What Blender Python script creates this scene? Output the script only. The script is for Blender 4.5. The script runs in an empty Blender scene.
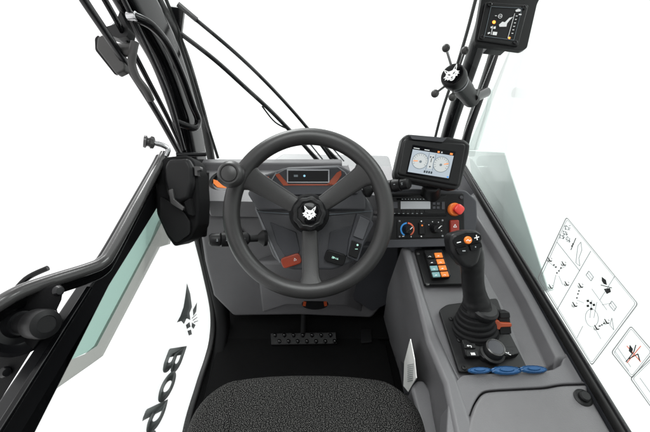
import bpy, bmesh, math, random
from mathutils import Vector, Matrix
random.seed(4)
R = math.radians
SC = bpy.context.scene
COL = SC.collection
# ---------------------------------------------------------------- camera model
F = 330.0; CX = 325.0; CY = 216.0; PITCH = R(40); CAM = Vector((0, 0, 1.25))
rt = Vector((1, 0, 0)); fw = Vector((0, math.cos(PITCH), -math.sin(PITCH))); up = Vector((0, math.sin(PITCH), math.cos(PITCH)))
def ray(px, py): return fw + rt*((px-CX)/F) - up*((py-CY)/F)
def V(px, py, d): return CAM + ray(px, py)*d                      # point at distance d along the view axis
def PX(px, py, x): r = ray(px, py); return CAM + r*((x-CAM.x)/r.x)
def PY(px, py, y): r = ray(px, py); return CAM + r*((y-CAM.y)/r.y)
def PZ(px, py, z): r = ray(px, py); return CAM + r*((z-CAM.z)/r.z)
def PP(px, py, p0, n):
    r = ray(px, py); return CAM + r*((Vector(p0)-CAM).dot(n)/r.dot(n))
# ---------------------------------------------------------------- materials
MATS = {}
def pbr(name, col, rough=.5, spec=.5, grain=0, gs=900, metal=0, coat=0, emit=None, es=1, var=.0, wear=0):
    m = bpy.data.materials.new(name); m.use_nodes = True; nt = m.node_tree; b = nt.nodes['Principled BSDF']
    b.inputs['Base Color'].default_value = (*col, 1); b.inputs['Roughness'].default_value = rough
    b.inputs['Specular IOR Level'].default_value = spec; b.inputs['Metallic'].default_value = metal
    b.inputs['Coat Weight'].default_value = coat
    tc = nt.nodes.new('ShaderNodeTexCoord')
    if grain:
        n = nt.nodes.new('ShaderNodeTexNoise'); n.inputs['Scale'].default_value = gs; n.inputs['Detail'].default_value = 3
        nt.links.new(tc.outputs['Object'], n.inputs['Vector'])
        bp = nt.nodes.new('ShaderNodeBump'); bp.inputs['Strength'].default_value = grain; bp.inputs['Distance'].default_value = .0006
        nt.links.new(n.outputs['Fac'], bp.inputs['Height']); nt.links.new(bp.outputs['Normal'], b.inputs['Normal'])
    if var:
        n2 = nt.nodes.new('ShaderNodeTexNoise'); n2.inputs['Scale'].default_value = 9; n2.inputs['Detail'].default_value = 6; n2.inputs['Roughness'].default_value = .65
        nt.links.new(tc.outputs['Object'], n2.inputs['Vector'])
        mr = nt.nodes.new('ShaderNodeMapRange'); mr.inputs['From Min'].default_value = .3; mr.inputs['From Max'].default_value = .7
        mr.inputs['To Min'].default_value = 1-var; mr.inputs['To Max'].default_value = 1+var
        nt.links.new(n2.outputs['Fac'], mr.inputs['Value'])
        mx = nt.nodes.new('ShaderNodeVectorMath'); mx.operation = 'SCALE'; mx.inputs[0].default_value = col
        nt.links.new(mr.outputs['Result'], mx.inputs['Scale']); nt.links.new(mx.outputs['Vector'], b.inputs['Base Color'])
        mr2 = nt.nodes.new('ShaderNodeMapRange'); mr2.inputs['To Min'].default_value = max(.05, rough-.08); mr2.inputs['To Max'].default_value = min(1, rough+.08)
        nt.links.new(n2.outputs['Fac'], mr2.inputs['Value']); nt.links.new(mr2.outputs['Result'], b.inputs['Roughness'])
    if emit:
        b.inputs['Emission Color'].default_value = (*emit, 1); b.inputs['Emission Strength'].default_value = es
    return m
def thin_glass(name, tint, refl=.05, rough=0):
    m = bpy.data.materials.new(name); m.use_nodes = True; nt = m.node_tree; nt.nodes.clear()
    o = nt.nodes.new('ShaderNodeOutputMaterial'); t = nt.nodes.new('ShaderNodeBsdfTransparent'); t.inputs[0].default_value = (*tint, 1)
    g = nt.nodes.new('ShaderNodeBsdfGlossy'); g.inputs['Roughness'].default_value = rough
    lw = nt.nodes.new('ShaderNodeLayerWeight'); lw.inputs['Blend'].default_value = .12
    mr = nt.nodes.new('ShaderNodeMapRange'); mr.inputs['To Min'].default_value = refl*.5; mr.inputs['To Max'].default_value = .28
    mx = nt.nodes.new('ShaderNodeMixShader')
    nt.links.new(lw.outputs['Fresnel'], mr.inputs['Value']); nt.links.new(mr.outputs['Result'], mx.inputs['Fac'])
    nt.links.new(t.outputs[0], mx.inputs[1]); nt.links.new(g.outputs[0], mx.inputs[2]); nt.links.new(mx.outputs[0], o.inputs[0])
    return m
grey = pbr('moulded_grey_plastic', (.103, .101, .106), .42, .45, .55, 650, var=.08)
greylid = pbr('moulded_lid_plastic', (.120, .117, .121), .42, .45, .55, 650, var=.08)
dkgrey = pbr('dark_grey_plastic', (.040, .041, .047), .5, .35, .4, 800, var=.08)
binn = pbr('slate_plastic', (.060, .061, .067), .42, .45, .4, 800, var=.06)
rubber = pbr('wheel_rubber', (.021, .0205, .0205), .40, .45, .35, 500, var=.12)
black = pbr('black_plastic', (.007, .007, .0075), .42, .24, .3, 900, var=.15)
matte = pbr('matte_black', (.006, .006, .0065), .7, .15, .5, 500, var=.2)
gloss = pbr('gloss_black_paint', (.003, .003, .0035), .12, .22)
satin = pbr('satin_black_steel', (.007, .007, .008), .28, .35, .08, 300)
mat_floor = pbr('black_floor_rubber', (.003, .003, .0032), .7, .10, .5, 260, var=.3)
gasket = pbr('rubber_seal', (.010, .010, .010), .5, .35)
chrome = pbr('bright_steel', (.55, .55, .56), .22, .5, metal=1)
silver = pbr('silver_trim', (.28, .285, .30), .3, .5, metal=.6)
tubemat = pbr('grey_satin_tube', (.045, .044, .044), .2, .5, .1, 300)
handlegrey = pbr('grey_rubber_grip', (.034, .033, .032), .42, .4, .3, 700)
orange = pbr('orange_plastic', (.80, .20, .03), .4, .4, var=.05)
rust = pbr('burnt_orange_plastic', (.32, .055, .018), .4, .4, var=.08)
red = pbr('red_plastic', (.62, .035, .025), .35, .5)
redorange = pbr('red_orange_switch', (.25, .034, .013), .38, .5, var=.12)
redrocker = pbr('brick_red_switch', (.24, .022, .012), .35, .5, var=.1)
yellow = pbr('orange_collar', (.72, .17, .03), .4, .5)
blue = pbr('blue_plastic', (.007, .065, .18), .38, .5, .1, 500, var=.1)
white = pbr('white_print', (.80, .80, .80), .5, .3)
paper = pbr('paper', (.74, .74, .72), .7, .2, var=.03)
ink = pbr('black_ink', (.03, .03, .03), .6, .2)
greyink = pbr('grey_ink', (.30, .31, .31), .6, .2)
thinink = pbr('pale_ink', (.30, .32, .33), .6, .2)
redink = pbr('red_ink', (.8, .22, .15), .6, .2)
bluemark = pbr('blue_mark', (.04, .25, .62), .4, .4)
redmark = pbr('red_mark', (.62, .12, .06), .4, .4)
tealkey = pbr('teal_key', (.16, .30, .31), .4, .4)
whitepaint = pbr('white_body_paint', (.80, .80, .80), .3, .5, var=.02)
palehood = pbr('pale_grey_paint', (.27, .27, .275), .4, .5)
glassd = pbr('display_glass', (.004, .004, .005), .10, .15)
lcd = pbr('lit_lcd', (.12, .14, .16), .4, .3, emit=(.33, .37, .41), es=1.0)
lcdw = pbr('lit_dial', (.14, .15, .15), .4, .3, emit=(.46, .48, .48), es=1.0)
lcdk = pbr('lcd_dark', (.03, .04, .05), .3, .4)
lcdg = pbr('lcd_line', (.15, .18, .20), .3, .4)
lcdo = pbr('lcd_orange', (.7, .2, .05), .4, .3, emit=(.8, .22, .05), es=.6)
lcdb = pbr('lcd_blue', (.03, .2, .6), .4, .3, emit=(.03, .25, .7), es=.5)
radlcd = pbr('radio_lcd', (.22, .23, .24), .3, .4, emit=(.32, .33, .34), es=.35)
led = pbr('orange_led', (.9, .3, .05), .4, .3, emit=(1., .25, .04), es=2.5)
ledb = pbr('blue_led', (.2, .4, .5), .4, .3, emit=(.3, .6, .8), es=.7)
mint = pbr('mint_mark', (.45, .75, .65), .4, .3, emit=(.3, .55, .45), es=.3)
clear = thin_glass('clear_glass', (.97, .985, .98), .015)
sideglass = thin_glass('side_glass', (.865, .89, .88), .012)
greenglass = thin_glass('green_tinted_glass', (.55, .66, .625), .04)
frit = thin_glass('grey_frit', (.56, .565, .55), .04)
# seat cloth
def cloth():
    m = bpy.data.materials.new('flecked_cloth'); m.use_nodes = True; nt = m.node_tree; b = nt.nodes['Principled BSDF']
    b.inputs['Roughness'].default_value = .9; b.inputs['Specular IOR Level'].default_value = .2
    tc = nt.nodes.new('ShaderNodeTexCoord'); mp = nt.nodes.new('ShaderNodeMapping'); mp.inputs['Scale'].default_value = (300, 440, 330)
    nt.links.new(tc.outputs['Object'], mp.inputs['Vector'])
    v = nt.nodes.new('ShaderNodeTexVoronoi'); v.voronoi_dimensions = '2D'; v.inputs['Scale'].default_value = 1; v.inputs['Randomness'].default_value = .6
    nt.links.new(mp.outputs['Vector'], v.inputs['Vector'])
    cr = nt.nodes.new('ShaderNodeValToRGB'); e = cr.color_ramp.elements
    e[0].position = .0; e[0].color = (.42, .41, .39, 1); e[1].position = .30; e[1].color = (.006, .006, .006, 1)
    x = e.new(.18); x.color = (.07, .068, .065, 1)
    nt.links.new(v.outputs['Distance'], cr.inputs['Fac'])
    n = nt.nodes.new('ShaderNodeTexNoise'); n.inputs['Scale'].default_value = 210; n.inputs['Detail'].default_value = 2
    nt.links.new(tc.outputs['Object'], n.inputs['Vector'])
    mr = nt.nodes.new('ShaderNodeMapRange'); mr.inputs['From Min'].default_value = .35; mr.inputs['From Max'].default_value = .65; mr.inputs['To Min'].default_value = .75; mr.inputs['To Max'].default_value = 1.05
    nt.links.new(n.outputs['Fac'], mr.inputs['Value'])
    mx = nt.nodes.new('ShaderNodeVectorMath'); mx.operation = 'SCALE'
    nt.links.new(cr.outputs['Color'], mx.inputs[0]); nt.links.new(mr.outputs['Result'], mx.inputs['Scale']); nt.links.new(mx.outputs['Vector'], b.inputs['Base Color'])
    bp = nt.nodes.new('ShaderNodeBump'); bp.inputs['Strength'].default_value = .8; bp.inputs['Distance'].default_value = .0015; bp.invert = True
    nt.links.new(v.outputs['Distance'], bp.inputs['Height']); nt.links.new(bp.outputs['Normal'], b.inputs['Normal'])
    return m
seatcloth = cloth()
# ---------------------------------------------------------------- objects
def tag(o, label=None, cat=None, group=None, kind=None):
    for k, v in (('label', label), ('category', cat), ('group', group), ('kind', kind)):
        if v: o[k] = v
    return o
def thing(name, loc, label, cat, group=None):
    o = bpy.data.objects.new(name, None); o.location = loc; o.empty_display_size = .03; COL.objects.link(o)
    return tag(o, label, cat, group)
def world_loc(o):
    l = Vector(o.location)
    while o.parent: o = o.parent; l += Vector(o.location)
    return l
def obj(name, bm, mat, parent=None, bevel=0, seg=2, sub=0, smooth=True, ang=35):
    bmesh.ops.recalc_face_normals(bm, faces=bm.faces[:])
    c = Vector((0, 0, 0))
    for v in bm.verts: c += v.co
    c /= max(1, len(bm.verts))
    for v in bm.verts: v.co -= c
    me = bpy.data.meshes.new(name); bm.to_mesh(me); bm.free()
    if smooth:
        for p in me.polygons: p.use_smooth = True
        me.set_sharp_from_angle(angle=R(ang))
    me.materials.append(mat)
    o = bpy.data.objects.new(name, me); COL.objects.link(o)
    o.location = c - (world_loc(parent) if parent else Vector((0, 0, 0)))
    if parent: o.parent = parent
    if bevel:
        b = o.modifiers.new('bevel', 'BEVEL'); b.width = bevel; b.segments = seg; b.limit_method = 'ANGLE'; b.angle_limit = R(28); b.harden_normals = True
        me.set_sharp_from_angle(angle=R(180))
    if sub:
        s = o.modifiers.new('sub', 'SUBSURF'); s.levels = sub; s.render_levels = sub
    return o
NB = bmesh.new
def prism(bm, pts, vec):
    vec = Vector(vec); a = [bm.verts.new(p) for p in pts]; b = [bm.verts.new(Vector(p)+vec) for p in pts]
    bm.faces.new(a); bm.faces.new(b[::-1]); n = len(a)
    for i in range(n): bm.faces.new((a[i], b[i], b[(i+1) % n], a[(i+1) % n]))
    return bm
def fillet(pts, r, n=5):
    out = []; m = len(pts)
    for i in range(m):
        p = Vector(pts[i]); a = Vector(pts[i-1]); b = Vector(pts[(i+1) % m])
        ri = r[i] if isinstance(r, (list, tuple)) else r
        da, db = (a-p), (b-p); ri = min(ri, da.length*.45, db.length*.45)
        if ri <= 0: out.append(p); continue
        s = p+da.normalized()*ri; e = p+db.normalized()*ri
        for k in range(n+1):
            t = k/n; out.append(s*(1-t)**2 + p*2*t*(1-t) + e*t*t)
    return out
def dp(bm, px, d, th, r=0):                       # prism facing the seat: front outline at view depth d
    q = [Vector((x, y)) for x, y in px]
    if r: q = fillet(q, r)
    return prism(bm, [V(p.x, p.y, d) for p in q], fw*th)
def orect(cx, cy, w, h, a=0):                     # rotated rectangle corners
    c, s = math.cos(R(a)), math.sin(R(a))
    return [(cx+x*c-y*s, cy+x*s+y*c) for x, y in ((-w/2, -h/2), (w/2, -h/2), (w/2, h/2), (-w/2, h/2))]
def basis(ax, ref=Vector((0, 0, 1))):
    ax = Vector(ax).normalized()
    if abs(ax.dot(ref)) > .95: ref = Vector((1, 0, 0))
    u = ref.cross(ax).normalized(); return u, ax.cross(u).normalized(), ax
def lathe(bm, o, ax, prof, n=32, lobes=0, amp=0):  # prof: list of (radius, height); closed ends
    u, w, a = basis(ax); rings = []
    for r, h in prof:
        if r < 1e-6: rings.append([bm.verts.new(Vector(o)+a*h)])
        else: rings.append([bm.verts.new(Vector(o)+a*h+(u*math.cos(t)+w*math.sin(t))*(r*(1+amp*math.cos(lobes*t)))) for t in [2*math.pi*k/n for k in range(n)]])
    for A, B in zip(rings, rings[1:]):
        if len(A) == 1 and len(B) == 1: continue
        for k in range(n):
            if len(A) == 1: bm.faces.new((A[0], B[k], B[(k+1) % n]))
            elif len(B) == 1: bm.faces.new((A[k], A[(k+1) % n], B[0]))
            else: bm.faces.new((A[k], A[(k+1) % n], B[(k+1) % n], B[k]))
    for rg, rev in ((rings[0], 1), (rings[-1], 0)):
        if len(rg) > 1: bm.faces.new(rg[::-1] if rev else rg)
    return bm
def cyl(bm, a, b, r, r2=None, n=24, ch=.12):
    a, b = Vector(a), Vector(b); L = (b-a).length; r2 = r if r2 is None else r2; c = min(r, r2, L)*ch
    return lathe(bm, a, b-a, [(r-c, 0), (r, c), (r2, L-c), (r2-c, L)], n)
def spline(pts, n=8):
    P = [Vector(p) for p in pts]; out = []
    for i in range(len(P)-1):
        p0 = P[max(0, i-1)]; p1 = P[i]; p2 = P[i+1]; p3 = P[min(len(P)-1, i+2)]
        for k in range(n):
            t = k/n; out.append(.5*((2*p1)+(p2-p0)*t+(2*p0-5*p1+4*p2-p3)*t*t+(3*p1-p0-3*p2+p3)*t**3))
    out.append(P[-1]); return out
def roundrect(w, h, r=None, n=4):
    r = min(w, h)*.25 if r is None else r
    return [(v.x, v.y) for v in fillet([(-w/2, -h/2), (w/2, -h/2), (w/2, h/2), (-w/2, h/2)], r*1.6, n)]
def circ(r, n=16): return [(r*math.cos(2*math.pi*k/n), r*math.sin(2*math.pi*k/n)) for k in range(n)]
def sweep(bm, path, prof, ref=Vector((1, 0, 0)), scales=None):
    n = len(path); rings = []
    for i, p in enumerate(path):
        t = (path[min(n-1, i+1)]-path[max(0, i-1)]).normalized(); u = (ref-t*ref.dot(t)).normalized(); w = t.cross(u)
        s = 1 if scales is None else scales[min(len(scales)-1, int(i*len(scales)/n))]
        rings.append([bm.verts.new(p+u*x*s+w*y*s) for x, y in prof])
    m = len(prof)
    for A, B in zip(rings, rings[1:]):
        for k in range(m): bm.faces.new((A[k], A[(k+1) % m], B[(k+1) % m], B[k]))
    bm.faces.new(rings[0][::-1]); bm.faces.new(rings[-1]); return bm
def bar(bm, a, b, w, h, ref=Vector((1, 0, 0))): return sweep(bm, [Vector(a), Vector(b)], [(-w/2, -h/2), (w/2, -h/2), (w/2, h/2), (-w/2, h/2)], ref)
def box(bm, x0, x1, y0, y1, z0, z1): return prism(bm, [(x0, y0, z0), (x1, y0, z0), (x1, y1, z0), (x0, y1, z0)], (0, 0, z1-z0))
class Fr:                                          # a flat drawing frame: origin + two axes
    def __init__(s, o, u, v, k=1): s.o = Vector(o); s.u = Vector(u).normalized(); s.v = Vector(v).normalized(); s.n = s.u.cross(s.v).normalized(); s.k = k
    def p(s, x, y, w=0): return s.o+s.u*x*s.k+s.v*y*s.k+s.n*w
    def poly(s, bm, pts, w0, w1): return prism(bm, [s.p(x, y, w0) for x, y in pts], s.n*(w1-w0))
    def rect(s, bm, x0, y0, x1, y1, w0, w1): return s.poly(bm, [(x0, y0), (x1, y0), (x1, y1), (x0, y1)], w0, w1)
    def line(s, bm, pts, t, w0, w1, closed=False):
        q = list(pts)+([pts[0]] if closed else [])
        for (x0, y0), (x1, y1) in zip(q, q[1:]):
            d = Vector((x1-x0, y1-y0)); d.normalize(); e = Vector((-d.y, d.x))*t/2; x = d*t*.35
            s.poly(bm, [(x0-x.x+e.x, y0-x.y+e.y), (x1+x.x+e.x, y1+x.y+e.y), (x1+x.x-e.x, y1+x.y-e.y), (x0-x.x-e.x, y0-x.y-e.y)], w0, w1)
        return bm
    def arc(s, bm, cx, cy, r, a0, a1, t, w0, w1, n=24):
        pts = [(cx+r*math.cos(R(a0+(a1-a0)*k/n)), cy+r*math.sin(R(a0+(a1-a0)*k/n))) for k in range(n+1)]
        for i in range(n):
            q = []
            for j, rr in ((i, r-t/2), (i+1, r-t/2), (i+1, r+t/2), (i, r+t/2)):
                a = R(a0+(a1-a0)*j/n); q.append((cx+rr*math.cos(a), cy+rr*math.sin(a)))
            s.poly(bm, q, w0, w1)
        return bm
    def disc(s, bm, cx, cy, r, w0, w1, n=28): return s.poly(bm, [(cx+r*math.cos(2*math.pi*k/n), cy+r*math.sin(2*math.pi*k/n)) for k in range(n)], w0, w1)
HEAD = [(-1.0, 1.1), (-.78, .95), (-.38, .55), (-.1, .5), (.18, .52), (.52, .92), (.82, 1.25), (.80, .80), (.66, .38), (.80, .15), (1.08, .0), (.84, -.08), (1.02, -.32), (.76, -.30), (.72, -.58), (.50, -.46), (.40, -.72), (.22, -.92), (-.02, -1.0), (-.24, -.90), (-.40, -.66), (-.62, -.72), (-.66, -.50), (-1.0, -.52), (-.84, -.28), (-1.15, -.12), (-.84, .02), (-.72, .30), (-.88, .62)]
HOLES = [[(-.55, .16), (-.30, .12), (-.12, -.10), (-.36, -.10)], [(.52, .18), (.28, .12), (.12, -.10), (.34, -.08)], [(-.16, -.42), (.16, -.42), (.08, -.56), (0, -.62), (-.08, -.56)], [(-.84, .86), (-.56, .58), (-.66, .42)], [(.68, .98), (.44, .62), (.60, .46)], [(-.34, -.70), (0, -.72), (.3, -.70), (0, -.78)], [(-.7, -.3), (-.45, -.22), (-.5, -.32)], [(.66, -.22), (.45, -.18), (.5, -.28)]]
def cat_logo(fr, parent, mat, dark, w):
    obj('emblem', fr.poly(NB(), HEAD, w, w+.0005), mat, parent, smooth=False)
    b = NB()
    for h in HOLES: fr.poly(b, h, w+.0004, w+.0008)  # dark printed eyes, nose and ear marks of the emblem
    obj('emblem_cutouts', b, dark, parent, smooth=False)
def screws(parent, pts, ax, r=.0045, mat=None):
    for p in pts:
        b = NB(); lathe(b, p, ax, [(r, 0), (r, .001), (r*.8, .0025), (r*.45, .003), (r*.4, .0015), (0, .0012)], 14)
        obj('screw', b, mat or black, parent)
def vp(px, py, d): return V(px, py, d)
TOW = -fw                                          # towards the seat

# ================================================================= SETTING
b = NB(); box(b, -.47, .47, -.75, 1.12, -.05, 0); tag(obj('floor', b, mat_floor), kind='structure')

# ================================================================= firewall / front bulkhead (dark, under the dashboard)
b = NB(); box(b, -.44, .44, 1.02, 1.06, 0.001, .46)
tag(obj('front_bulkhead', b, matte), 'black front bulkhead in the dark footwell behind the dashboard', 'bulkhead')
b = NB(); prism(b, [(-.42, .70, .004), (.29, .70, .004), (.29, .98, .06), (-.42, .98, .06)], (0, 0, .012))
fp = thing('floor_mat', (0, .5, .004), 'black rubber mat covering the footwell floor in front of the seat', 'mat')
obj('toe_board', b, mat_floor, fp, .004)
b = NB(); prism(b, [PZ(x, y, .004) for x, y in ((219, 345), (233, 336), (372, 336), (386, 346), (404, 430), (196, 430))], (0, 0, .010))
obj('mat_sheet', b, mat_floor, fp, .006, 3)

# ================================================================= DASHBOARD
dash = thing('dashboard', (0, .9, .6), 'grey moulded dashboard with stepped deck spanning below the windscreen', 'dashboard')
ZT = .63
deck = [Vector((-.452, 1.02, ZT)), PZ(199, 190, ZT), PZ(207, 201, ZT), PZ(262, 202, ZT), PZ(275, 186, ZT), PZ(345, 184, ZT), PZ(372, 195, ZT), PZ(392, 198, ZT), PZ(390, 186, ZT), PZ(352, 176, ZT), PZ(348, 164, ZT), Vector((.08, 1.02, ZT))]
b = NB(); prism(b, deck, (0, 0, -.062)); obj('deck', b, grey, dash, .012, 4)
# raised rear ledge against the glass
b = NB(); prism(b, [(-.44, .985, ZT-.01), (-.44, 1.03, ZT-.01), (-.44, 1.03, ZT+.022), (-.44, 1.0, ZT+.022)], (.50, 0, 0)); obj('rear_ledge', b, grey, dash, .006, 3)
p0 = Vector((0, .845, .565)); p1 = Vector((0, .747, .1)); nn = Vector((0, (p0-p1).z, -(p0-p1).y)).normalized()
def LP(x, y, o=0): return PP(x, y, p0+nn*o, nn)
b = NB(); prism(b, [LP(*q) for q in ((197, 216), (204, 262), (212, 296), (233, 317), (300, 316), (372, 319), (387, 302), (401, 262), (402, 216))], nn*.16)
obj('lower_panel', b, grey, dash, .016, 4)
# dark strip standing in for the seam shadow between deck and lower panel
b = NB(); box(b, -.42, .40, .86, 1.0, .556, .575); obj('seam_shadow_strip', b, gasket, dash)
# knee bulge
b = NB()
top = [LP(256, 262, -.012), LP(276, 262, -.05), LP(352, 262, -.05), LP(366, 262, -.012)]
bot = [LP(262, 314, -.002), LP(286, 306, -.035), LP(346, 307, -.035), LP(362, 314, -.002)]
for Q in (top, bot): pass
vt = [b.verts.new(p) for p in top]+[b.verts.new(p) for p in bot]
vb = [b.verts.new(p+nn*.08) for p in top]+[b.verts.new(p+nn*.08) for p in bot]
for i in range(3): b.faces.new((vt[i], vt[i+1], vt[5+i], vt[4+i])); b.faces.new((vb[i], vb[4+i], vb[5+i], vb[i+1])); b.faces.new((vt[i], vb[i], vb[i+1], vt[i+1])); b.faces.new((vt[4+i], vt[5+i], vb[5+i], vb[4+i]))
b.faces.new((vt[0], vt[4], vb[4], vb[0])); b.faces.new((vt[3], vb[3], vb[7], vt[7]))
obj('column_cover', b, grey, dash, .012, 4)
# right knee panel, its shadow put into a darker plastic colour
b = NB(); prism(b, [LP(348, 247, -.03), LP(399, 246, -.03), LP(399, 276, -.03), LP(386, 306, -.03), LP(372, 312, -.012), LP(346, 296, -.03)], nn*.05)
kp = obj('knee_panel', b, dkgrey, dash, .008, 3)
b = NB(); lathe(b, LP(394, 277, -.031), -nn, [(.005, 0), (.005, .002), (.003, .003), (.002, .001), (0, .001)], 14); obj('screw', b, black, dash)
# bottom indicator oval
b = NB(); prism(b, [LP(315+13.5*math.cos(t), 304+6*math.sin(t), -.037) for t in [2*math.pi*k/28 for k in range(28)]], nn*.012); ov = obj('lamp_housing', b, black, dash, .002)
b = NB(); dd = [orect(304.5, 304, 3, 4.5, 10), orect(325.5, 304, 3, 4.5, -10)]
for q in dd: obj('amber_lens', prism(NB(), [LP(x, y, -.0385) for x, y in q], nn*.002), rust, ov, .0004)
# round air vent with orange tab
vc = PZ(224.5, 182, ZT+.001)
vn = Vector((0, -.25, 1)).normalized()
b = NB(); lathe(b, vc, vn, [(.049, -.01), (.049, .006), (.044, .010), (.039, .006), (.038, -.002), (0, -.002)], 40); vt_ = obj('round_vent', b, black, dash)
b = NB(); f = Fr(vc+vn*.001, Vector((1, 0, 0)), Vector((0, 1, .25)), 1)
f.poly(b, [(-.037, .006), (-.033, -.012), (-.016, -.030), (.012, -.034), (.016, -.022), (-.004, -.018), (-.022, .000)], 0, .007); obj('orange_flap', b, orange, vt_, .001)
b = NB()
for k in range(4): f.rect(b, -.024, .002+k*.006, .024, .0045+k*.006, 0, .004)
obj('louvre', b, dkgrey, vt_)
# lower round vent half hidden behind stalk
c2 = LP(234, 236, -.002)
b = NB(); lathe(b, c2, -nn, [(.038, -.01), (.038, .005), (.033, .009), (.029, .004), (0, .002)], 36); v2 = obj('round_vent', b, black, dash)
b = NB(); f = Fr(c2-nn*.006, Vector((1, 0, 0)), (p0-p1).normalized()); f.poly(b, [(-.0, .027), (.014, .024), (.026, .014), (.020, .008), (.010, .016)], 0, .004); obj('orange_flap', b, orange, v2, .001)

# ================================================================= INSTRUMENT BINNACLE on the steering column
bn = thing('instrument_binnacle', V(310, 220, .88), 'dark slate instrument binnacle with orange chevron trim behind the steering wheel', 'instrument panel')
b = NB(); dp(b, [(254, 208), (258, 197), (366, 196), (375, 210), (370, 236), (354, 262), (334, 270), (290, 270), (273, 258)], .872, .10, 4); obj('lower_shell', b, binn, bn, .010, 4)
b = NB(); dp(b, [(247, 193), (264, 174), (288, 167), (340, 165), (353, 172), (366, 196), (366, 210), (257, 210)], .858, .12, 3); obj('cowl', b, binn, bn, .008, 4)
b = NB(); dp(b, [(263, 196), (275, 174), (285, 169), (338, 167), (347, 175), (358, 194)], .850, .01); obj('face_plate', b, dkgrey, bn, .003, 3)
fr = Fr(V(0, 0, .8495), rt, -up, .8495/F)                     # pixel units, y down
def q2(x, y): return (x, y)
fr = Fr(CAM+fw*.8495-rt*(CX/F*.8495)+up*(CY/F*.8495), rt, -up, .8495/F); fr.n = TOW
b = NB(); fr.line(b, [(257, 189), (266, 175), (284, 168.6), (337, 166.5), (345, 172), (357, 192)], .9, -.001, .0012); obj('silver_edging', b, silver, bn)
b = NB(); fr.line(b, [(276, 173), (267, 188)], 1.1, -.001, .0014); obj('silver_edging', b, silver, bn)
b = NB(); fr.poly(b, [(275, 174.5), (279, 173.5), (288, 183.6), (288, 185.6), (283.5, 185.6)], 0, .001); fr.rect(b, 288, 184.1, 332, 185.4, 0, .001)
fr.poly(b, [(337, 172.5), (341, 170.5), (341.5, 175), (335, 184.6), (328, 185.4), (327.5, 183.8)], 0, .001); obj('orange_chevron', b, rust, bn, smooth=False)
b = NB(); fr.poly(b, [(262, 184), (266, 177), (269, 176.5), (266, 184)], -.003, .001); obj('orange_chevron', b, rust, bn, smooth=False)
b = NB(); fr.rect(b, 287, 169.5, 329.5, 183, -.002, .003); dsp = obj('display_frame', b, silver, bn, .0008)
b = NB(); fr.rect(b, 288.3, 170.8, 328.2, 181.8, .003, .0036); obj('display_window', b, glassd, dsp)
b = NB(); fr.disc(b, 304.5, 176, 1.1, .0036, .004); obj('indicator', b, ledb, dsp)
b = NB(); fr.rect(b, 294, 175, 298, 177, .0036, .004); obj('indicator', b, lcdg, dsp)
# raised lower face line
b = NB(); frl = Fr(CAM+fw*.8715-rt*(CX/F*.8715)+up*(CY/F*.8715), rt, -up, .8715/F); frl.n = TOW
frl.line(b, [(258.5, 200), (255.8, 209), (274, 250), (280, 262)], 1.5, -.001, .0015); obj('silver_edging', b, silver, bn)
b = NB(); frl.poly(b, [(270, 222), (296, 232), (300, 250), (294, 264), (290, 263), (277, 243)], 0, .004); obj('side_pad', b, dkgrey, bn, .002)
b = NB(); frl.poly(b, [(330, 232), (362, 222), (352, 252), (334, 264), (326, 262)], 0, .004); obj('side_pad', b, dkgrey, bn, .002)
b = NB(); frl.line(b, [(257, 211.5), (300, 214.5), (330, 214.5), (372, 211)], .5, -.001, .0045); obj('seam_edging', b, lcdg, bn)
# steering shaft boss
b = NB(); cyl(b, V(309, 215, .90), V(309, 214, .775), .052, .044, 36); obj('column_boss', b, matte, bn)
# switches
def rocker(px, py, w, h, a, d, mat, name, parent, th=.014):
    b = NB(); dp(b, orect(px, py, w, h, a), d, th, 4); return obj(name, b, mat, parent, .003, 3)
rk = rocker(291, 261, 20, 11, -18, .858, redorange, 'hazard_rocker', bn)
f = Fr(V(295, 259.5, .8575), rt*math.cos(R(18))+up*math.sin(R(18)), up*math.cos(R(18))-rt*math.sin(R(18)), .0026)
b = NB(); f.line(b, [(-1.3, -1), (1.3, -1), (0, 1.4)], .3, 0, .0008, True); obj('switch_mark', b, white, rk, smooth=False)
rk = rocker(335, 258, 21, 12, 17, .858, black, 'lighting_rocker', bn)
f = Fr(V(335, 258, .8575), rt*math.cos(R(-17))+up*math.sin(R(-17)), up*math.cos(R(-17))-rt*math.sin(R(-17)), .0026)
b = NB(); f.rect(b, -3.2, .2, -1.2, 1, 0, .0008); f.rect(b, -3.2, -1, -1.2, -.2, 0, .0008); f.disc(b, -.9, 0, .8, 0, .0008, 10); f.rect(b, .6, -.8, 1.2, .6, 0, .0008); f.rect(b, 1.6, -.8, 3.6, -.2, 0, .0008); f.rect(b, 2.4, -.2, 3, .9, 0, .0008); obj('switch_mark', b, mint, rk, smooth=False)
# right paddle switches
b = NB(); dp(b, [(357, 213), (371, 219), (374, 224), (364, 243), (358, 262), (347, 257), (349, 240)], .846, .03, 2); ps = obj('switch_carrier', b, dkgrey, bn, .003, 3)
b = NB(); dp(b, [(360, 216), (370, 221), (363, 240), (353, 236)], .840, .006, 1.5); obj('rocker_paddle', b, binn, ps, .002, 3)
b = NB(); dp(b, [(352, 240), (362, 244), (357, 259), (348, 255)], .840, .006, 1.2); k2 = obj('rocker_paddle', b, black, ps, .002, 3)
b = NB(); f = Fr(V(357.5, 245, .8395), rt, up, .0026); f.disc(b, 0, 0, 1, 0, .0008, 14); f.rect(b, -2.4, -4.2, .2, -3.7, 0, .0008); obj('switch_mark', b, mint, k2, smooth=False)

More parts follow.
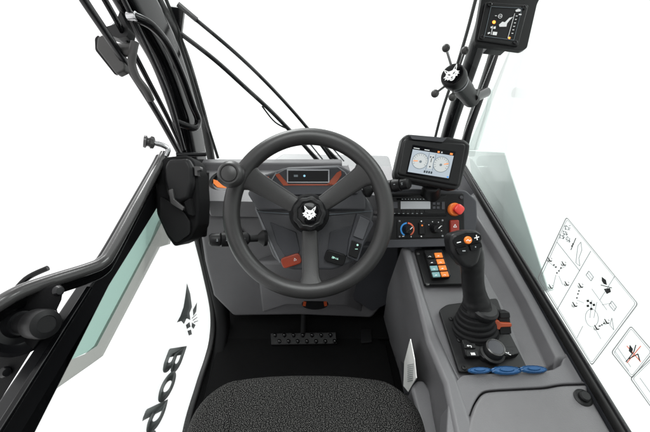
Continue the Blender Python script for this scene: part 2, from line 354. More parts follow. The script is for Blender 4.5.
# ================================================================= STALKS
def stalk(path_a, path_b, r, label, knob, loc):
    t = thing('control_stalk', loc, label, 'stalk', 'stalks on the steering column')
    a, c = Vector(path_a), Vector(path_b); ax = (c-a).normalized(); L = (c-a).length
    b = NB(); lathe(b, a, ax, [(r*1.25, 0), (r*1.3, L*.06), (r*1.0, L*.10), (r*.55, L*.16), (r*.55, L*.30), (r*.95, L*.34), (r, L*.38), (r, L*.62), (r*.85, L*.635)], 28); obj('stem', b, black, t)
    b = NB(); lathe(b, a, ax, [(r*.8, L*.63), (r*1.06, L*.65), (r*1.06, L*.80), (r*.8, L*.815)], 28, 14, .02); obj('twist_ring', b, black, t)
    b = NB(); lathe(b, a, ax, [(r*.85, L*.81), (r*.98, L*.83), (r*.95, L*.96), (r*.7, L), (0, L)], 28); obj('end_cap', b, black, t)
    u = (TOW-ax*TOW.dot(ax)).normalized(); s = ax.cross(u)
    b = NB()
    for k, l in enumerate((.42, .50, .58, .72, .88)):
        c0 = a+ax*L*l+u*r*1.0; f = Fr(c0, ax, s); f.n = u; f.rect(b, -.002, -.0025, .002, -.001, 0, .0009); f.rect(b, -.0015, .001, .0015, .0025, 0, .0009)
    obj('stalk_mark', b, thinink, t, smooth=False)
stalk(V(266, 238, .86), V(209, 240, .80), .0165, 'black multifunction stalk with printed symbols, left of the steering column', 1, V(262, 238, .86))
stalk(V(366, 190, .87), V(410, 183, .80), .0155, 'black control stalk, right of the column under the monitor', 1, V(366, 190, .87))

# ================================================================= STEERING WHEEL
DW = .74; SW = DW/F
sw = thing('steering_wheel', V(308.5, 213.5, DW), 'charcoal three spoke steering wheel with spinner knob, centred ahead of the seat', 'steering wheel')
wf = Fr(V(308.5, 213.5, DW), rt, up, SW)
b = NB(); n1, n2 = 96, 20; rg = []
for i in range(n1):
    a = 2*math.pi*i/n1; row = []
    for j in range(n2):
        t = 2*math.pi*j/n2; rr = 77.0+8.4*math.cos(t); row.append(b.verts.new(wf.p(rr*math.cos(a), rr*math.sin(a), 0.0190*math.sin(t)*(1 if math.sin(t) > 0 else .9))))
    rg.append(row)
for i in range(n1):
    for j in range(n2): b.faces.new((rg[i][j], rg[(i+1) % n1][j], rg[(i+1) % n1][(j+1) % n2], rg[i][(j+1) % n2]))
obj('rim', b, rubber, sw)
def spoke(ang, wi, wo):
    a = R(ang); c, s = math.cos(a), math.sin(a); b = NB(); secs = []
    for k in range(11):
        t = k/10; r_ = 12+(70-12)*t
        w = wi+(wo-wi)*t
        if t > .85: w += ((t-.85)/.15)**2*7
        z = -.022+.022*t*t; th = .0095
        row = []
        for q in range(16):
            ph = 2*math.pi*q/16; cx_ = math.copysign(abs(math.cos(ph))**.4, math.cos(ph))*w/2; cz = math.copysign(abs(math.sin(ph))**.6, math.sin(ph))*th
            row.append(b.verts.new(wf.p(r_*c-cx_*s, r_*s+cx_*c, z+cz)))
        secs.append(row)
    for A, B in zip(secs, secs[1:]):
        for q in range(16): b.faces.new((A[q], A[(q+1) % 16], B[(q+1) % 16], B[q]))
    b.faces.new(secs[0]); b.faces.new(secs[-1]); obj('spoke', b, rubber, sw)
spoke(149, 16.5, 22); spoke(35, 16.5, 22); spoke(-88, 16, 17.5)
ho = wf.p(0, 0, -.03)
b = NB(); lathe(b, ho, TOW, [(.046, -.02), (.047, 0), (.045, .014), (.040, .018)], 48); obj('hub_base', b, matte, sw)
hc = wf.p(1, 0, 0)
b = NB(); lathe(b, hc-TOW*.012, TOW, [(.036, 0), (.0375, .004), (.0375, .018), (.035, .0245), (.029, .0275), (.0265, .0265), (.0255, .024), (0, .024)], 144, 9, .035); hb = obj('hub_cap', b, black, sw)
b = NB(); lathe(b, hc+TOW*.0143, TOW, [(.0235, 0), (.0235, .0012), (.022, .002), (0, .002)], 40); bd = obj('badge', b, gloss, hb)
cat_logo(Fr(hc+TOW*.0164+rt*.001, rt*math.cos(R(-8))+up*math.sin(R(-8)), up*math.cos(R(-8))-rt*math.sin(R(-8)), .0140), bd, white, ink, 0)
# spinner knob
kc = V(236, 176.5, .735)
b = NB(); lathe(b, kc, TOW, [(r_*.9, h_) for r_, h_ in [(.016, -.005), (.016, .018), (.027, .024), (.0315, .032), (.0320, .042), (.029, .050), (.0235, .0545), (.0205, .0545), (.0195, .0525), (.0185, .0525), (.0175, .055), (.010, .0575), (0, .058)]], 48)
obj('spinner_knob', b, rubber, sw)

# ================================================================= RADIO / SWITCH PANEL
DR = .872
sp = thing('switch_panel', V(430, 220, DR), 'black control panel with radio and heater dials, right of the steering wheel', 'control panel')
b = NB(); dp(b, [(384, 192), (412, 188), (466, 190), (477, 200), (478, 222), (472, 246), (384, 248)], DR+.004, .12, 3); obj('housing', b, dkgrey, sp, .010, 4)
b = NB(); dp(b, [(386, 193), (464, 193), (465, 244), (386, 246)], DR, .02, 2); obj('fascia', b, black, sp, .003, 3)
b = NB(); dp(b, [(386, 240), (466, 238), (466, 246), (386, 248)], DR-.004, .02, 1); obj('lower_lip', b, dkgrey, sp, .003, 3)
pf = Fr(CAM+fw*DR-rt*(CX/F*DR)+up*(CY/F*DR), rt, -up, DR/F); pf.n = TOW
# radio
rad = thing('car_radio', V(420, 204, DR), 'black car radio with grey display set in the upper panel slot', 'radio')
b = NB(); pf.rect(b, 388, 195, 446, 216, .000, .004); obj('radio_bezel', b, gloss, rad, .0015)
b = NB(); pf.rect(b, 390, 197, 444.5, 214, .004, .007); obj('radio_front', b, black, rad, .001)
b = NB(); pf.rect(b, 400, 201.5, 429.5, 209, .007, .0078); obj('radio_display', b, radlcd, rad, .0003)
b = NB(); pf.rect(b, 396, 198.3, 430, 200.4, .007, .0076)
obj('disc_slot', b, gloss, rad)
for x in (392, 396.5, 401, 405.5, 410, 414.5, 419, 423.5):
    b = NB(); pf.rect(b, x, 210.4, x+3.6, 212.8, .007, .009); obj('radio_button', b, black, rad, .0006)
for (x0, y0, x1, y1) in ((431.5, 202.5, 434.5, 205), (435.5, 202.5, 438.5, 205), (431.5, 206.5, 434.5, 209), (435.5, 206.5, 438.5, 209), (440.5, 202, 443.5, 209.5), (391.5, 202, 397, 208.5)):
    b = NB(); pf.rect(b, x0, y0, x1, y1, .007, .0095); obj('radio_button', b, dkgrey, rad, .0008)
b = NB()
for i in range(9): pf.rect(b, 401+i*3, 199, 402.5+i*3, 199.6, .0076, .008)
for i in range(7): pf.rect(b, 393+i*4.5, 213.2, 394.6+i*4.5, 213.7, .007, .0076)
obj('radio_print', b, thinink, rad, smooth=False)
# heater plate
hp = NB(); dp(hp, [(397, 219), (444, 218.5), (444, 237.5), (397, 238.5)], DR-.003, .006, 2); hpo = obj('heater_plate', hp, black, sp, .002)
for (x, y) in ((399.3, 221), (442, 220.3), (399.3, 236.5), (442, 235.8)):
    b = NB(); pf.disc(b, x, y, .9, .003, .0045, 12); obj('plate_screw', b, silver, hpo)
def dial(x, y, r, parent, name='heater_dial'):
    b = NB(); c = pf.p(x, y, .003); lathe(b, c, TOW, [(r*1.05, 0), (r*1.0, .006), (r*.9, .008), (r*.82, .02), (r*.75, .022), (0, .022)], 36, 12, .02); d = obj(name, b, black, parent)
    b = NB(); g = Fr(c+TOW*.022, rt*.7-up*.7, rt*.7+up*.7); g.n = TOW; g.rect(b, -r*.2, -r*.9, r*.2, r*.9, -.002, .004); obj('grip_bar', b, black, d, .001)
    b = NB(); g.rect(b, -r*.06, r*.1, r*.06, r*.8, .004, .0045); obj('pointer', b, white, d, smooth=False)
dial(407, 229.3, .0125, sp); dial(434.5, 228.3, .0125, sp)
b = NB(); pf.arc(b, 407, 229.3, 6.3, 115, 265, 1.5, .003, .0036); obj('cold_arc', b, bluemark, hpo, smooth=False)
b = NB(); pf.arc(b, 407, 229.3, 6.3, -85, 60, 1.5, .003, .0036); obj('hot_arc', b, redmark, hpo, smooth=False)
b = NB()
for a in (-150, -110, -60, -20, 20): pf.disc(b, 434.5+7*math.cos(R(a)), 228.3+7*math.sin(R(a)), .45, .003, .0036, 8)
pf.rect(b, 402, 236, 404, 236.5, .003, .0036); pf.rect(b, 410.5, 236, 411.2, 237.2, .003, .0036); pf.disc(b, 421, 221.2, .7, .003, .0036, 6); pf.disc(b, 421, 236.3, .7, .003, .0036, 6)
obj('dial_mark', b, white, hpo, smooth=False)
b = NB(); pf.poly(b, [(418, 222.5), (424, 222.3), (424.3, 234.3), (418.2, 234.6)], .002, .010); r3 = obj('fan_rocker', b, black, sp, .003, 3)
b = NB(); pf.disc(b, 421, 225.3, .9, .010, .0106, 10); obj('rocker_lamp', b, orange, r3)
# emergency stop
es = thing('emergency_stop', pf.p(454, 209), 'red emergency stop button in orange collar at right edge of control panel', 'button')
ec = pf.p(454, 209.5, 0)
b = NB(); lathe(b, ec, TOW, [(.0175, 0), (.0175, .006), (.015, .010), (.011, .010)], 36); obj('collar', b, yellow, es)
b = NB(); lathe(b, ec+TOW*.008+rt*.002, TOW+rt*.15, [(.010, 0), (.010, .005), (.012, .008), (.0135, .012), (.0125, .018), (.009, .020), (0, .0205)], 28, 4, .07); obj('push_knob', b, red, es)
b = NB(); pf.disc(b, 461, 197.5, 1.7, 0, .004, 16); obj('blank_plug', b, dkgrey, sp, .001)
hz = thing('hazard_switch', pf.p(453, 229), 'brick red hazard rocker switch with triangle symbol below the stop button', 'switch')
b = NB(); pf.poly(b, [(449, 220), (458, 219.8), (458.3, 236), (449.3, 236.5)], -.002, .010); obj('rocker', b, redrocker, hz, .004, 3)
b = NB(); pf.line(b, [(452, 227), (455, 227), (453.5, 224.3)], .45, .0100, .0108, True); obj('triangle_mark', b, white, hz, smooth=False)

# ================================================================= MONITOR
MD = .80
mo = thing('monitor', V(432, 162, MD), 'black framed digital dash monitor showing two lit dials, tilted above radio', 'monitor')
def rotp(pts, c, a):
    s, k = math.sin(R(a)), math.cos(R(a)); return [(c[0]+(x-c[0])*k-(y-c[1])*s, c[1]+(x-c[0])*s+(y-c[1])*k) for x, y in pts]
b = NB(); dp(b, [(403, 136.5), (408, 133.5), (443, 137.5), (448, 136.2), (466, 139.5), (471, 144), (470, 153), (461.5, 186), (456, 190), (452, 190), (410, 182), (396, 178.5), (394.5, 173), (399, 153)], MD+.006, .045, 2.5); obj('casing', b, black, mo, .010, 4)
b = NB(); dp(b, [(404, 138.5), (466.5, 143.5), (459, 186), (397.5, 174.5)], MD, .02, 4); obj('bezel', b, black, mo, .005, 4)
b = NB(); dp(b, [(409.5, 134.5), (447, 137.8), (443, 142), (412, 139)], MD-.005, .02, 1.5); obj('sun_hood', b, dkgrey, mo, .004, 3)
mf = Fr(V(413.4, 146.4, MD-.0003), V(454.3, 153, MD)-V(413.4, 146.4, MD), V(407.6, 171.7, MD)-V(413.4, 146.4, MD), MD/F); mf.n = TOW
# local: x 0..41.4, y 0..26
b = NB(); mf.rect(b, -1.2, -1.6, 42.6, 28, -.001, .0007); scr = obj('screen', b, glassd, mo, .0003)
b = NB(); mf.rect(b, 0, 3, 41.4, 26, .0007, .0011); obj('screen_backlight', b, lcd, scr, smooth=False)
for cx_ in (9.6, 31):
    b = NB(); mf.disc(b, cx_, 13.5, 7.6, .0011, .0014, 32); obj('dial_face', b, lcdw, scr, smooth=False)
    b = NB(); mf.arc(b, cx_, 13.5, 7.8, 0, 360, .5, .0014, .0017, 36)
    for k in range(13):
        a = R(150+k*20); c, s = math.cos(a), math.sin(a); mf.line(b, [(cx_+5.6*c, 13.5+5.6*s), (cx_+7*c, 13.5+7*s)], .35, .0014, .0017)
    mf.disc(b, cx_+(.6 if cx_ < 20 else -.3), 14, 1.3, .0014, .0019, 12); obj('dial_scale', b, lcdg, scr, smooth=False)
b = NB(); mf.line(b, [(3.6, 14.2), (7, 13.8)], .9, .0014, .002); obj('needle', b, lcdo, scr, smooth=False)
b = NB(); mf.line(b, [(34, 12.8), (37.5, 11.6)], .9, .0014, .002); obj('needle', b, lcdo, scr, smooth=False)
b = NB(); mf.rect(b, 18.2, 5.5, 22.6, 19.5, .0011, .0014); obj('centre_gauge', b, lcdw, scr, smooth=False)
b = NB(); mf.rect(b, 18.5, 7, 19.6, 8.6, .0014, .0017); mf.rect(b, 21, 7, 22.3, 8.6, .0014, .0017); mf.rect(b, 20, 9, 20.7, 13, .0014, .0017); mf.disc(b, 20.4, 17.5, .8, .0014, .0017, 10)
for k in range(4): mf.rect(b, 15.6+k*2.3, 22, 17.2+k*2.3, 24.3, .0011, .0014)
mf.line(b, [(17, 4), (17, 21)], .25, .0011, .0014); mf.line(b, [(23.8, 4), (23.8, 21)], .25, .0011, .0014)
obj('readout', b, lcdk, scr, smooth=False)
b = NB(); mf.rect(b, .6, 1, 6.5, 1.9, .0007, .0011); mf.rect(b, 11.5, 1, 16.5, 1.9, .0007, .0011); mf.disc(b, 29, 1.4, .8, .0007, .0011, 8); obj('status_text', b, lcdw, scr, smooth=False)
b = NB(); mf.rect(b, 24.8, .6, 26.8, 2.3, .0007, .0011); mf.rect(b, 37.3, .6, 40, 2.4, .0007, .0011); obj('status_icon', b, lcdo, scr, smooth=False)
b = NB(); mf.rect(b, 39.3, 24.2, 41, 25.6, .0011, .0014); obj('status_icon', b, lcdb, scr, smooth=False)
b = NB(); cyl(b, V(432, 184, MD+.03), V(430, 198, .90), .022, .028); obj('mount_arm', b, black, mo)

# ================================================================= SIDE CONSOLE
cn = thing('side_console', (.35, .4, .3), 'grey moulded armrest console along right side of the seat', 'console')
ZC = .60
A = [PZ(402, 247, .615), PZ(416, 296, .61), PZ(427, 343, .605), PZ(444, 384, .60), PZ(455, 440, .60), Vector((.27, .05, .6))]
B = [PZ(412, 249, .612), PZ(424, 290, .607), PZ(438, 332, .602), PZ(459, 377, .60), PZ(480, 440, .60), Vector((.30, .05, .6))]
Cc = [Vector((.25, .80, .0)), Vector((.262, .70, 0)), Vector((.28, .58, 0)), Vector((.285, .46, 0)), Vector((.285, .3, 0)), Vector((.285, .05, 0))]
M_ = [a.lerp(c, .45)+Vector((-.012, 0, 0)) for a, c in zip(A, Cc)]
Dd = [PZ(470, 250, .598), PZ(492, 295, .59), PZ(508, 330, .585), PZ(528, 371, .58)]
b = NB()
# side skin
def strip(b, P, Q):
    a = [b.verts.new(p) for p in P]; c = [b.verts.new(p) for p in Q]
    for i in range(len(a)-1): b.faces.new((a[i], a[i+1], c[i+1], c[i]))
rows = [Cc, M_, A, B]
vr = [[b.verts.new(p) for p in r_] for r_ in rows]
lowB = [b.verts.new(p+Vector((.0, 0, -.03))) for p in B]
vr.append(lowB)
for P, Q in zip(vr, vr[1:]):
    for i in range(len(P)-1): b.faces.new((P[i], P[i+1], Q[i+1], Q[i]))
obj('side_panel', b, grey, cn, .012, 4)
# well floor
b = NB(); prism(b, [B[0]+Vector((-.004, .005, -.012)), PZ(480, 246, .600), PZ(500, 290, .592), PZ(520, 330, .588), PZ(545, 380, .582), PZ(458, 380, .59), B[2]+Vector((-.004, 0, -.012)), B[1]+Vector((-.004, 0, -.012))], (0, 0, -.03)); obj('well_floor', b, grey, cn, .004, 3)
# well outer wall, sloping up to the window ledge
XW = .474
W0 = [PZ(468, 246, .600), PZ(484, 275, .594), PZ(500, 308, .588), PZ(526, 373, .582), PZ(548, 400, .54)]
W1 = [Vector((.440, .82, .632)), Vector((.452, .58, .630)), Vector((.455, .45, .628)), Vector((.452, .315, .624)), Vector((.44, .27, .56))]
W2 = [Vector((XW, .85, .634)), Vector((XW, .60, .632)), Vector((XW, .45, .630)), Vector((XW, .315, .626)), Vector((XW, .27, .56))]
b = NB(); vr = [[b.verts.new(p) for p in r_] for r_ in ([w+Vector((0, 0, -.03)) for w in W0], W0, [a.lerp(c, .5)+Vector((.012, 0, -.006)) for a, c in zip(W0, W1)], W1, W2, [w+Vector((0, 0, -.1)) for w in W2])]
for P, Q in zip(vr, vr[1:]):
    for i in range(4): b.faces.new((P[i], P[i+1], Q[i+1], Q[i]))
obj('outer_wall', b, grey, cn, .008, 3)
# rear ledge behind the well
pl0 = Vector((.30, .2, .604)); pln = Vector((-.12, 0, 1)).normalized()
def LD(x, y, o=0): return PP(x, y, pl0+pln*o, pln)
seam = [Vector(p) for p in ((464, 440), (468, 420), (474, 403), (482, 391), (496, 389.5), (545, 387), (560, 384), (587, 383))]
seam = fillet(seam[:-1], 0)[0:0]+[seam[0]]+fillet([seam[0], seam[1], seam[2], seam[3], seam[4], seam[5], seam[6], seam[7]], [0, 6, 6, 7, 6, 6, 6, 0], 4)[1:]
front = [(446, 440), (448, 405), (453, 384), (462, 375), (480, 373.6), (510, 372.8), (538, 371.6), (553, 369.4), (561, 365)]
def resample(P, n):
    P = [Vector(p) for p in P]; L = [0]
    for a_, c_ in zip(P, P[1:]): L.append(L[-1]+(c_-a_).length)
    out = []
    for k in range(n):
        t = L[-1]*k/(n-1); m_ = 0
        while m_ < len(P)-2 and L[m_+1] < t: m_ += 1
        out.append(P[m_].lerp(P[m_+1], (t-L[m_])/(L[m_+1]-L[m_])))
    return out
fa = [LD(p.x, p.y) for p in resample(front, 40)]+[Vector((XW, .325, pl0.z+.12*(XW-.30)))]
sa = [LD(p.x, p.y) for p in resample(seam, 40)]+[Vector((XW, .272, pl0.z+.12*(XW-.30)))]
b = NB(); dz = Vector((0, 0, -.06)); cc = [[b.verts.new(p) for p in r_] for r_ in ([p+dz for p in fa], fa, [p.lerp(c_, .5) for p, c_ in zip(fa, sa)], sa, [p+dz for p in sa])]
for P_, Q_ in zip(cc, cc[1:]):
    for i in range(40): b.faces.new((P_[i], P_[i+1], Q_[i+1], Q_[i]))
obj('rear_ledge', b, grey, cn, .003, 3)
# storage lid
zl = pl0.z+.12*(XW-.30)+.003
q = [LD(p.x+1.0, p.y+1.3, .003) for p in seam]+[Vector((XW-.002, .25, zl)), Vector((XW-.002, .0, zl)), LD(455, 520, .003)]
ld = thing('storage_lid', (.38, .15, .62), 'pale grey rounded storage lid at rear of the console with black latch', 'lid')
b = NB(); prism(b, q, (0, 0, -.07)); obj('lid_shell', b, greylid, ld, .006, 5)
lc = LD(583, 398, .003)
b = NB(); lathe(b, lc, Vector((-.1, -.05, 1)), [(.0145, -.006), (.0145, .002), (.011, .004), (.009, .004), (.009, .010), (.007, .012), (0, .012)], 28); obj('latch_knob', b, black, ld)
# body under lid
b = NB(); prism(b, [(.27, -.3, .02), (.445, -.3, .02), (.445, .3, .02), (.29, .3, .02)], (0, 0, .50)); obj('core', b, dkgrey, cn)
b = NB(); box(b, .268, .455, .615, .97, .02, .596); obj('front_core', b, dkgrey, cn)
# pocket on side face
sn = (A[2]-A[1]).cross(Cc[2]-A[1]).normalized()
if sn.x > 0: sn = -sn
def SP(x, y, o=0): return PP(x, y, A[3].lerp(Cc[3], .35)+sn*o, sn)
b = NB(); prism(b, [SP(398, 340, .02), SP(408, 334, .02), SP(413, 350, .02), SP(414, 395, .02), SP(404, 395, .02)], -sn*.03); obj('side_pocket', b, dkgrey, cn, .006, 3)

# seat side shield
b = NB(); prism(b, [PZ(x, y, .47) for x, y in ((411, 388), (417, 380), (424, 380), (434, 394), (452, 440), (424, 440))], (0, 0, -.25))
tag(obj('seat_side_shield', b, grey, None, .014, 5), 'grey rounded plastic shield between the seat cushion and console', 'shield')
# card in pocket
b = NB(); prism(b, [SP(411, 339, .035), SP(415, 359, .035), SP(417, 378, .035), SP(409, 392, .035), SP(404, 386, .035), SP(405, 362, .035)], sn*.002)
cd = thing('instruction_card', SP(409, 390, .035), 'folded white instruction card standing in the console side pocket', 'card')
obj('card_sheet', b, paper, cd)
b = NB()
for k in range(9):
    y = 365+k*2; prism(b, [SP(407.5, y, .038), SP(413.5-k*.1, y-1.2, .038), SP(413.5-k*.1, y-.5, .038), SP(407.5, y+.7, .038)], sn*.0004)
obj('card_print', b, thinink, cd, smooth=False)

# keypad plate
kp = thing('function_keypad', PZ(440, 270, .61), 'black keypad with orange and teal keys on console beside joystick', 'keypad')
def up_pr(b, px, z, th, r=0):
    q = [Vector(p) for p in px]
    if r: q = fillet(q, r)
    return prism(b, [PZ(p.x, p.y, z) for p in q], (0, 0, th))
b = NB(); up_pr(b, [(414, 251.5), (470, 250), (482, 286), (424, 287)], .602, .010, 2); obj('mount_plate', b, black, kp, .002, 3)
b = NB(); up_pr(b, [(423, 253), (441, 252), (450, 278.5), (431, 280.5)], .612, .012, 1.5); kb = obj('key_block', b, black, kp, .003, 3)
rowsK = [(253.2, 258, 0), (259, 264, 1), (265, 270, 2), (271, 276.5, 3)]
for i in range(4):
    for j in range(2):
        def g(u, v):
            x0 = 424+ (v*8.2); return (x0+u*17.6, 253.6+v*25.2-u*.9)
        u0, u1 = (.06, .48) if j == 0 else (.54, .97); v0, v1 = i/4+.03, (i+1)/4-.03
        b = NB(); up_pr(b, [g(u0, v0), g(u1, v0), g(u1, v1), g(u0, v1)], .624, .004)
        m = orange if j == 1 else (black if i < 2 else tealkey)
        k = obj('key', b, m, kp, .0012)
        uc, vc_ = (u0+u1)/2, (v0+v1)/2
        b = NB(); a0 = PZ(*g(uc, vc_), .6282); f = Fr(a0, Vector((1, .1, 0)), Vector((.1, 1, 0)) , .001)
        f.n = Vector((0, 0, 1))
        if (i+j) % 2: f.rect(b, -3, -.6, 3, .4, 0, .0004); f.rect(b, -1, .4, 2, 1.6, 0, .0004)
        else: f.line(b, [(-3, -1), (0, 1.5), (3, -1)], .8, 0, .0004); f.disc(b, 1.5, -1, .9, 0, .0004, 8)
        obj('key_symbol', b, white, k, smooth=False)
screws(kp, [PZ(418, 254, .612), PZ(427.5, 284.5, .612)], (0, 0, 1), .0045, tubemat)

# joystick plate
jp = thing('selector_panel', PZ(480, 340, .59), 'black base plate under the joystick holding rotary selector and rocker buttons', 'control panel')
b = NB(); up_pr(b, [(438, 312), (446, 306.5), (496, 300), (508, 334), (526, 370), (458, 374)], .598, .009, 3); obj('plate', b, black, jp, .003, 3)
screws(jp, [PZ(451, 319, .607), PZ(459, 340.5, .607), PZ(486.5, 340, .607), PZ(464, 368, .607), PZ(491, 310, .607)], (0, 0, 1), .005, black)
b = NB(); up_pr(b, [(460, 343), (478, 341.5), (486, 344), (499, 344), (503, 350), (514, 350), (517, 357), (500, 361), (492, 364), (482, 362), (479, 359), (464, 359)], .607, .014, 1.5); sb = obj('selector_block', b, black, jp, .004, 4)
def btn(px, py, w, h, name='push_button'):
    b = NB(); up_pr(b, [(px-w/2, py-h/2), (px+w/2-.6, py-h/2), (px+w/2+.6, py+h/2), (px-w/2+1, py+h/2)], .621, .004, 1); return obj(name, b, black, sb, .0015)
k = btn(469, 346.6, 12, 5); b = NB(); f = Fr(PZ(469, 346.6, .6252), (1, 0, 0), (0, 1, 0), .001); f.line(b, [(4, -2), (5, 1.5), (-1, 1.5)], 1, 0, .0004); f.poly(b, [(-4, 1.5), (-1, 3.5), (-1, -.5)], 0, .0004); obj('button_symbol', b, white, k, smooth=False)
k = btn(472, 354.2, 13, 6); b = NB(); f = Fr(PZ(473, 354, .6252), (1, 0, 0), (0, 1, 0), .001)
for x in (-3, 0, 3): f.rect(b, x-1, -2.5, x+1, -.5, 0, .0004); f.rect(b, x-1, .5, x+1, 2.5, 0, .0004)
f.rect(b, -4, -.4, 4, .4, 0, .0004); obj('button_symbol', b, white, k, smooth=False)
k = btn(508, 353.5, 10, 5); b = NB(); f = Fr(PZ(508, 353.5, .6252), (1, 0, 0), (0, 1, 0), .001); f.line(b, [(-4, 2), (0, 0), (1, -2), (4, -3)], 1.2, 0, .0004); f.disc(b, 1.5, 1.5, 1, 0, .0004, 8); obj('button_symbol', b, white, k, smooth=False)
b = NB(); rc = PZ(492, 353, .618)
lathe(b, rc, (0, 0, 1), [(.023, 0), (.023, .004), (.019, .006), (.0185, .020), (.017, .022)], 36); ro = obj('rotary_selector', b, black, jp)
b = NB(); lathe(b, rc, (0, 0, 1), [(.0175, .0205), (.0175, .0228), (.015, .0236), (.0145, .0228)], 36); obj('selector_ring', b, tubemat, ro)
b = NB(); lathe(b, rc, (0, 0, 1), [(.0145, .021), (.0145, .0232), (.012, .0236), (0, .0236)], 36); obj('selector_top', b, dkgrey, ro)
b = NB(); f = Fr(PZ(483.5, 345, .6215), (1, 0, 0), (0, 1, 0), .001); f.disc(b, 0, 0, 1.3, 0, .0004, 8); f.rect(b, -2.5, -2, -1, 2, 0, .0004); obj('print_mark', b, white, sb, smooth=False)

# joystick
js = thing('joystick', PZ(475, 325, .607), 'black pistol grip joystick with orange button, rising from ribbed boot on console', 'joystick')
jb = PZ(474.5, 330, .607); jh = V(468, 243, .64)
jm = V(476, 300, .685)
b = NB(); ax = (Vector((0, .02, 1))).normalized(); pr = []
rad0 = .046
for k in range(6):
    z = k*.011; r_ = rad0*(1-.085*k); pr += [(r_, z), (r_*1.02, z+.003), (r_*1.0, z+.006), (r_*.90, z+.008), (r_*.90, z+.0105)]
lathe(b, jb-Vector((0, 0, .002)), (jm-jb), [(rad0*1.05, 0), (rad0*1.05, .004)]+[(r_, z+.004) for r_, z in pr]+[(.012, .074)], 40); obj('ribbed_boot', b, matte, js)
# grip: swept superellipse with palm rest
pth = spline([V(478, 313, .69), V(476, 300, .683), V(473, 285, .67), V(472, 268, .655), V(471, 256, .645), V(468, 246, .638)], 5)
sc_ = [1.25, 1.15, 1.02, .95, .92, .93, .98, 1.02, 1.06, 1.1]
b = NB(); pro = [(.0225*math.copysign(abs(math.cos(t))**.8, math.cos(t)), .023*math.copysign(abs(math.sin(t))**.8, math.sin(t))) for t in [2*math.pi*k/20 for k in range(20)]]
sweep(b, pth, pro, rt, sc_); obj('grip', b, black, js, 0, sub=1, ang=180)
b = NB(); pc = V(484, 309, .675)
u_ = Vector((0, .1, 1)).normalized(); lathe(b, pc-u_*.012, u_+rt*.1, [(0, -.018), (.018, -.014), (.025, -.002), (.028, .007), (.0275, .013), (.023, .017), (0, .018)], 32); obj('palm_rest', b, black, js)
# head
hd = NB(); dp(hd, [(450, 240), (453, 234), (466, 230.5), (476, 230), (482, 233), (483.5, 243), (482, 254), (479, 264), (472, 269), (464, 268), (457, 260), (452, 252)], .612, .040, 3); hdo = obj('head', hd, black, js, .009, 5)
jf = Fr(CAM+fw*.612-rt*(CX/F*.612)+up*(CY/F*.612), rt, -up, .612/F); jf.n = TOW
b = NB(); jf.poly(b, fillet([(452, 241), (455, 236), (466, 232.5), (476, 232), (480.5, 235), (481, 240), (455, 246.5)], 1.5), 0, .003); obj('button_face', b, gloss, hdo, .001)
b = NB(); lathe(b, jf.p(467, 240, .003), TOW, [(.0072, 0), (.0072, .002), (.006, .004), (0, .0045)], 24); ob = obj('orange_button', b, orange, hdo)
b = NB(); jf.line(b, [(464.8, 240.5), (466.2, 239.3), (467.8, 240.8), (469.2, 239.6)], .6, .0070, .0078); obj('button_symbol', b, white, ob, smooth=False)
b = NB(); jf.line(b, [(456.5, 242.6), (459.8, 241.8)], .9, .003, .0036); jf.line(b, [(473.8, 238), (478, 236.8)], .9, .003, .0036); jf.line(b, [(475.5, 235.2), (476.4, 239.6)], .9, .003, .0036); obj('plus_minus_mark', b, white, hdo, smooth=False)
for q in ([(455, 248.5), (466, 245.5), (468, 251), (458, 255)], [(468.5, 245), (480, 242), (481, 247), (470, 251)]):
    b = NB(); jf.poly(b, fillet([Vector(x) for x in q], 1), -.001, .006); obj('trigger_button', b, gloss, hdo, .0015)
b = NB(); jf.rect(b, 461, 250, 464, 251, .006, .0066); jf.rect(b, 473.5, 246, 474.5, 247.2, .006, .0066); obj('button_mark', b, thinink, hdo, smooth=False)
# key with orange tag
ky = thing('orange_latch', PZ(502, 327, .61), 'small black latch with orange tag on console right of the joystick', 'latch')
b = NB(); dp(b, [(499, 317), (510, 317), (512, 334), (500, 335)], .70, .03, 1.5); obj('latch_body', b, black, ky, .003)
b = NB(); dp(b, [(495, 321.5), (499, 320.5), (501, 323), (512, 323.5), (512, 327), (501, 327.5), (500, 330), (495.5, 329.5)], .692, .012, 1); obj('orange_tag', b, rust, ky, .002)
b = NB(); dp(b, [(500, 312), (510, 312), (511, 318.5), (500, 319)], .696, .02, 2); obj('latch_cap', b, black, ky, .003)
# blue caps
for i, (x0, x1, y0, lab) in enumerate(((468, 490, 371.5, 'leftmost blue plastic disc on the ledge below the rotary selector'), (491, 520, 371.5, 'widest, middle blue plastic disc on the ledge below the rotary selector'), (519, 545, 370.5, 'rightmost blue plastic disc on the ledge, deepest in the console corner'))):
    c = PZ((x0+x1)/2, y0, .612+i*.004); rr = (x1-x0)/2*(.66/F)
    b = NB(); lathe(b, c, Vector((.06*(i-1), -.1, 1)), [(rr*.8, 0), (rr, .003), (rr, .008), (rr*.85, .0105), (rr*.78, .009), (rr*.5, .009), (rr*.42, .013), (0, .013)], 64, 16, .03)
    for v in b.verts: v.co = c+Vector(((v.co-c).x, (v.co-c).y*.24, (v.co-c).z*.75))
    o = obj('blue_cap', b, blue); tag(o, lab, 'cap', 'blue caps below the joystick')

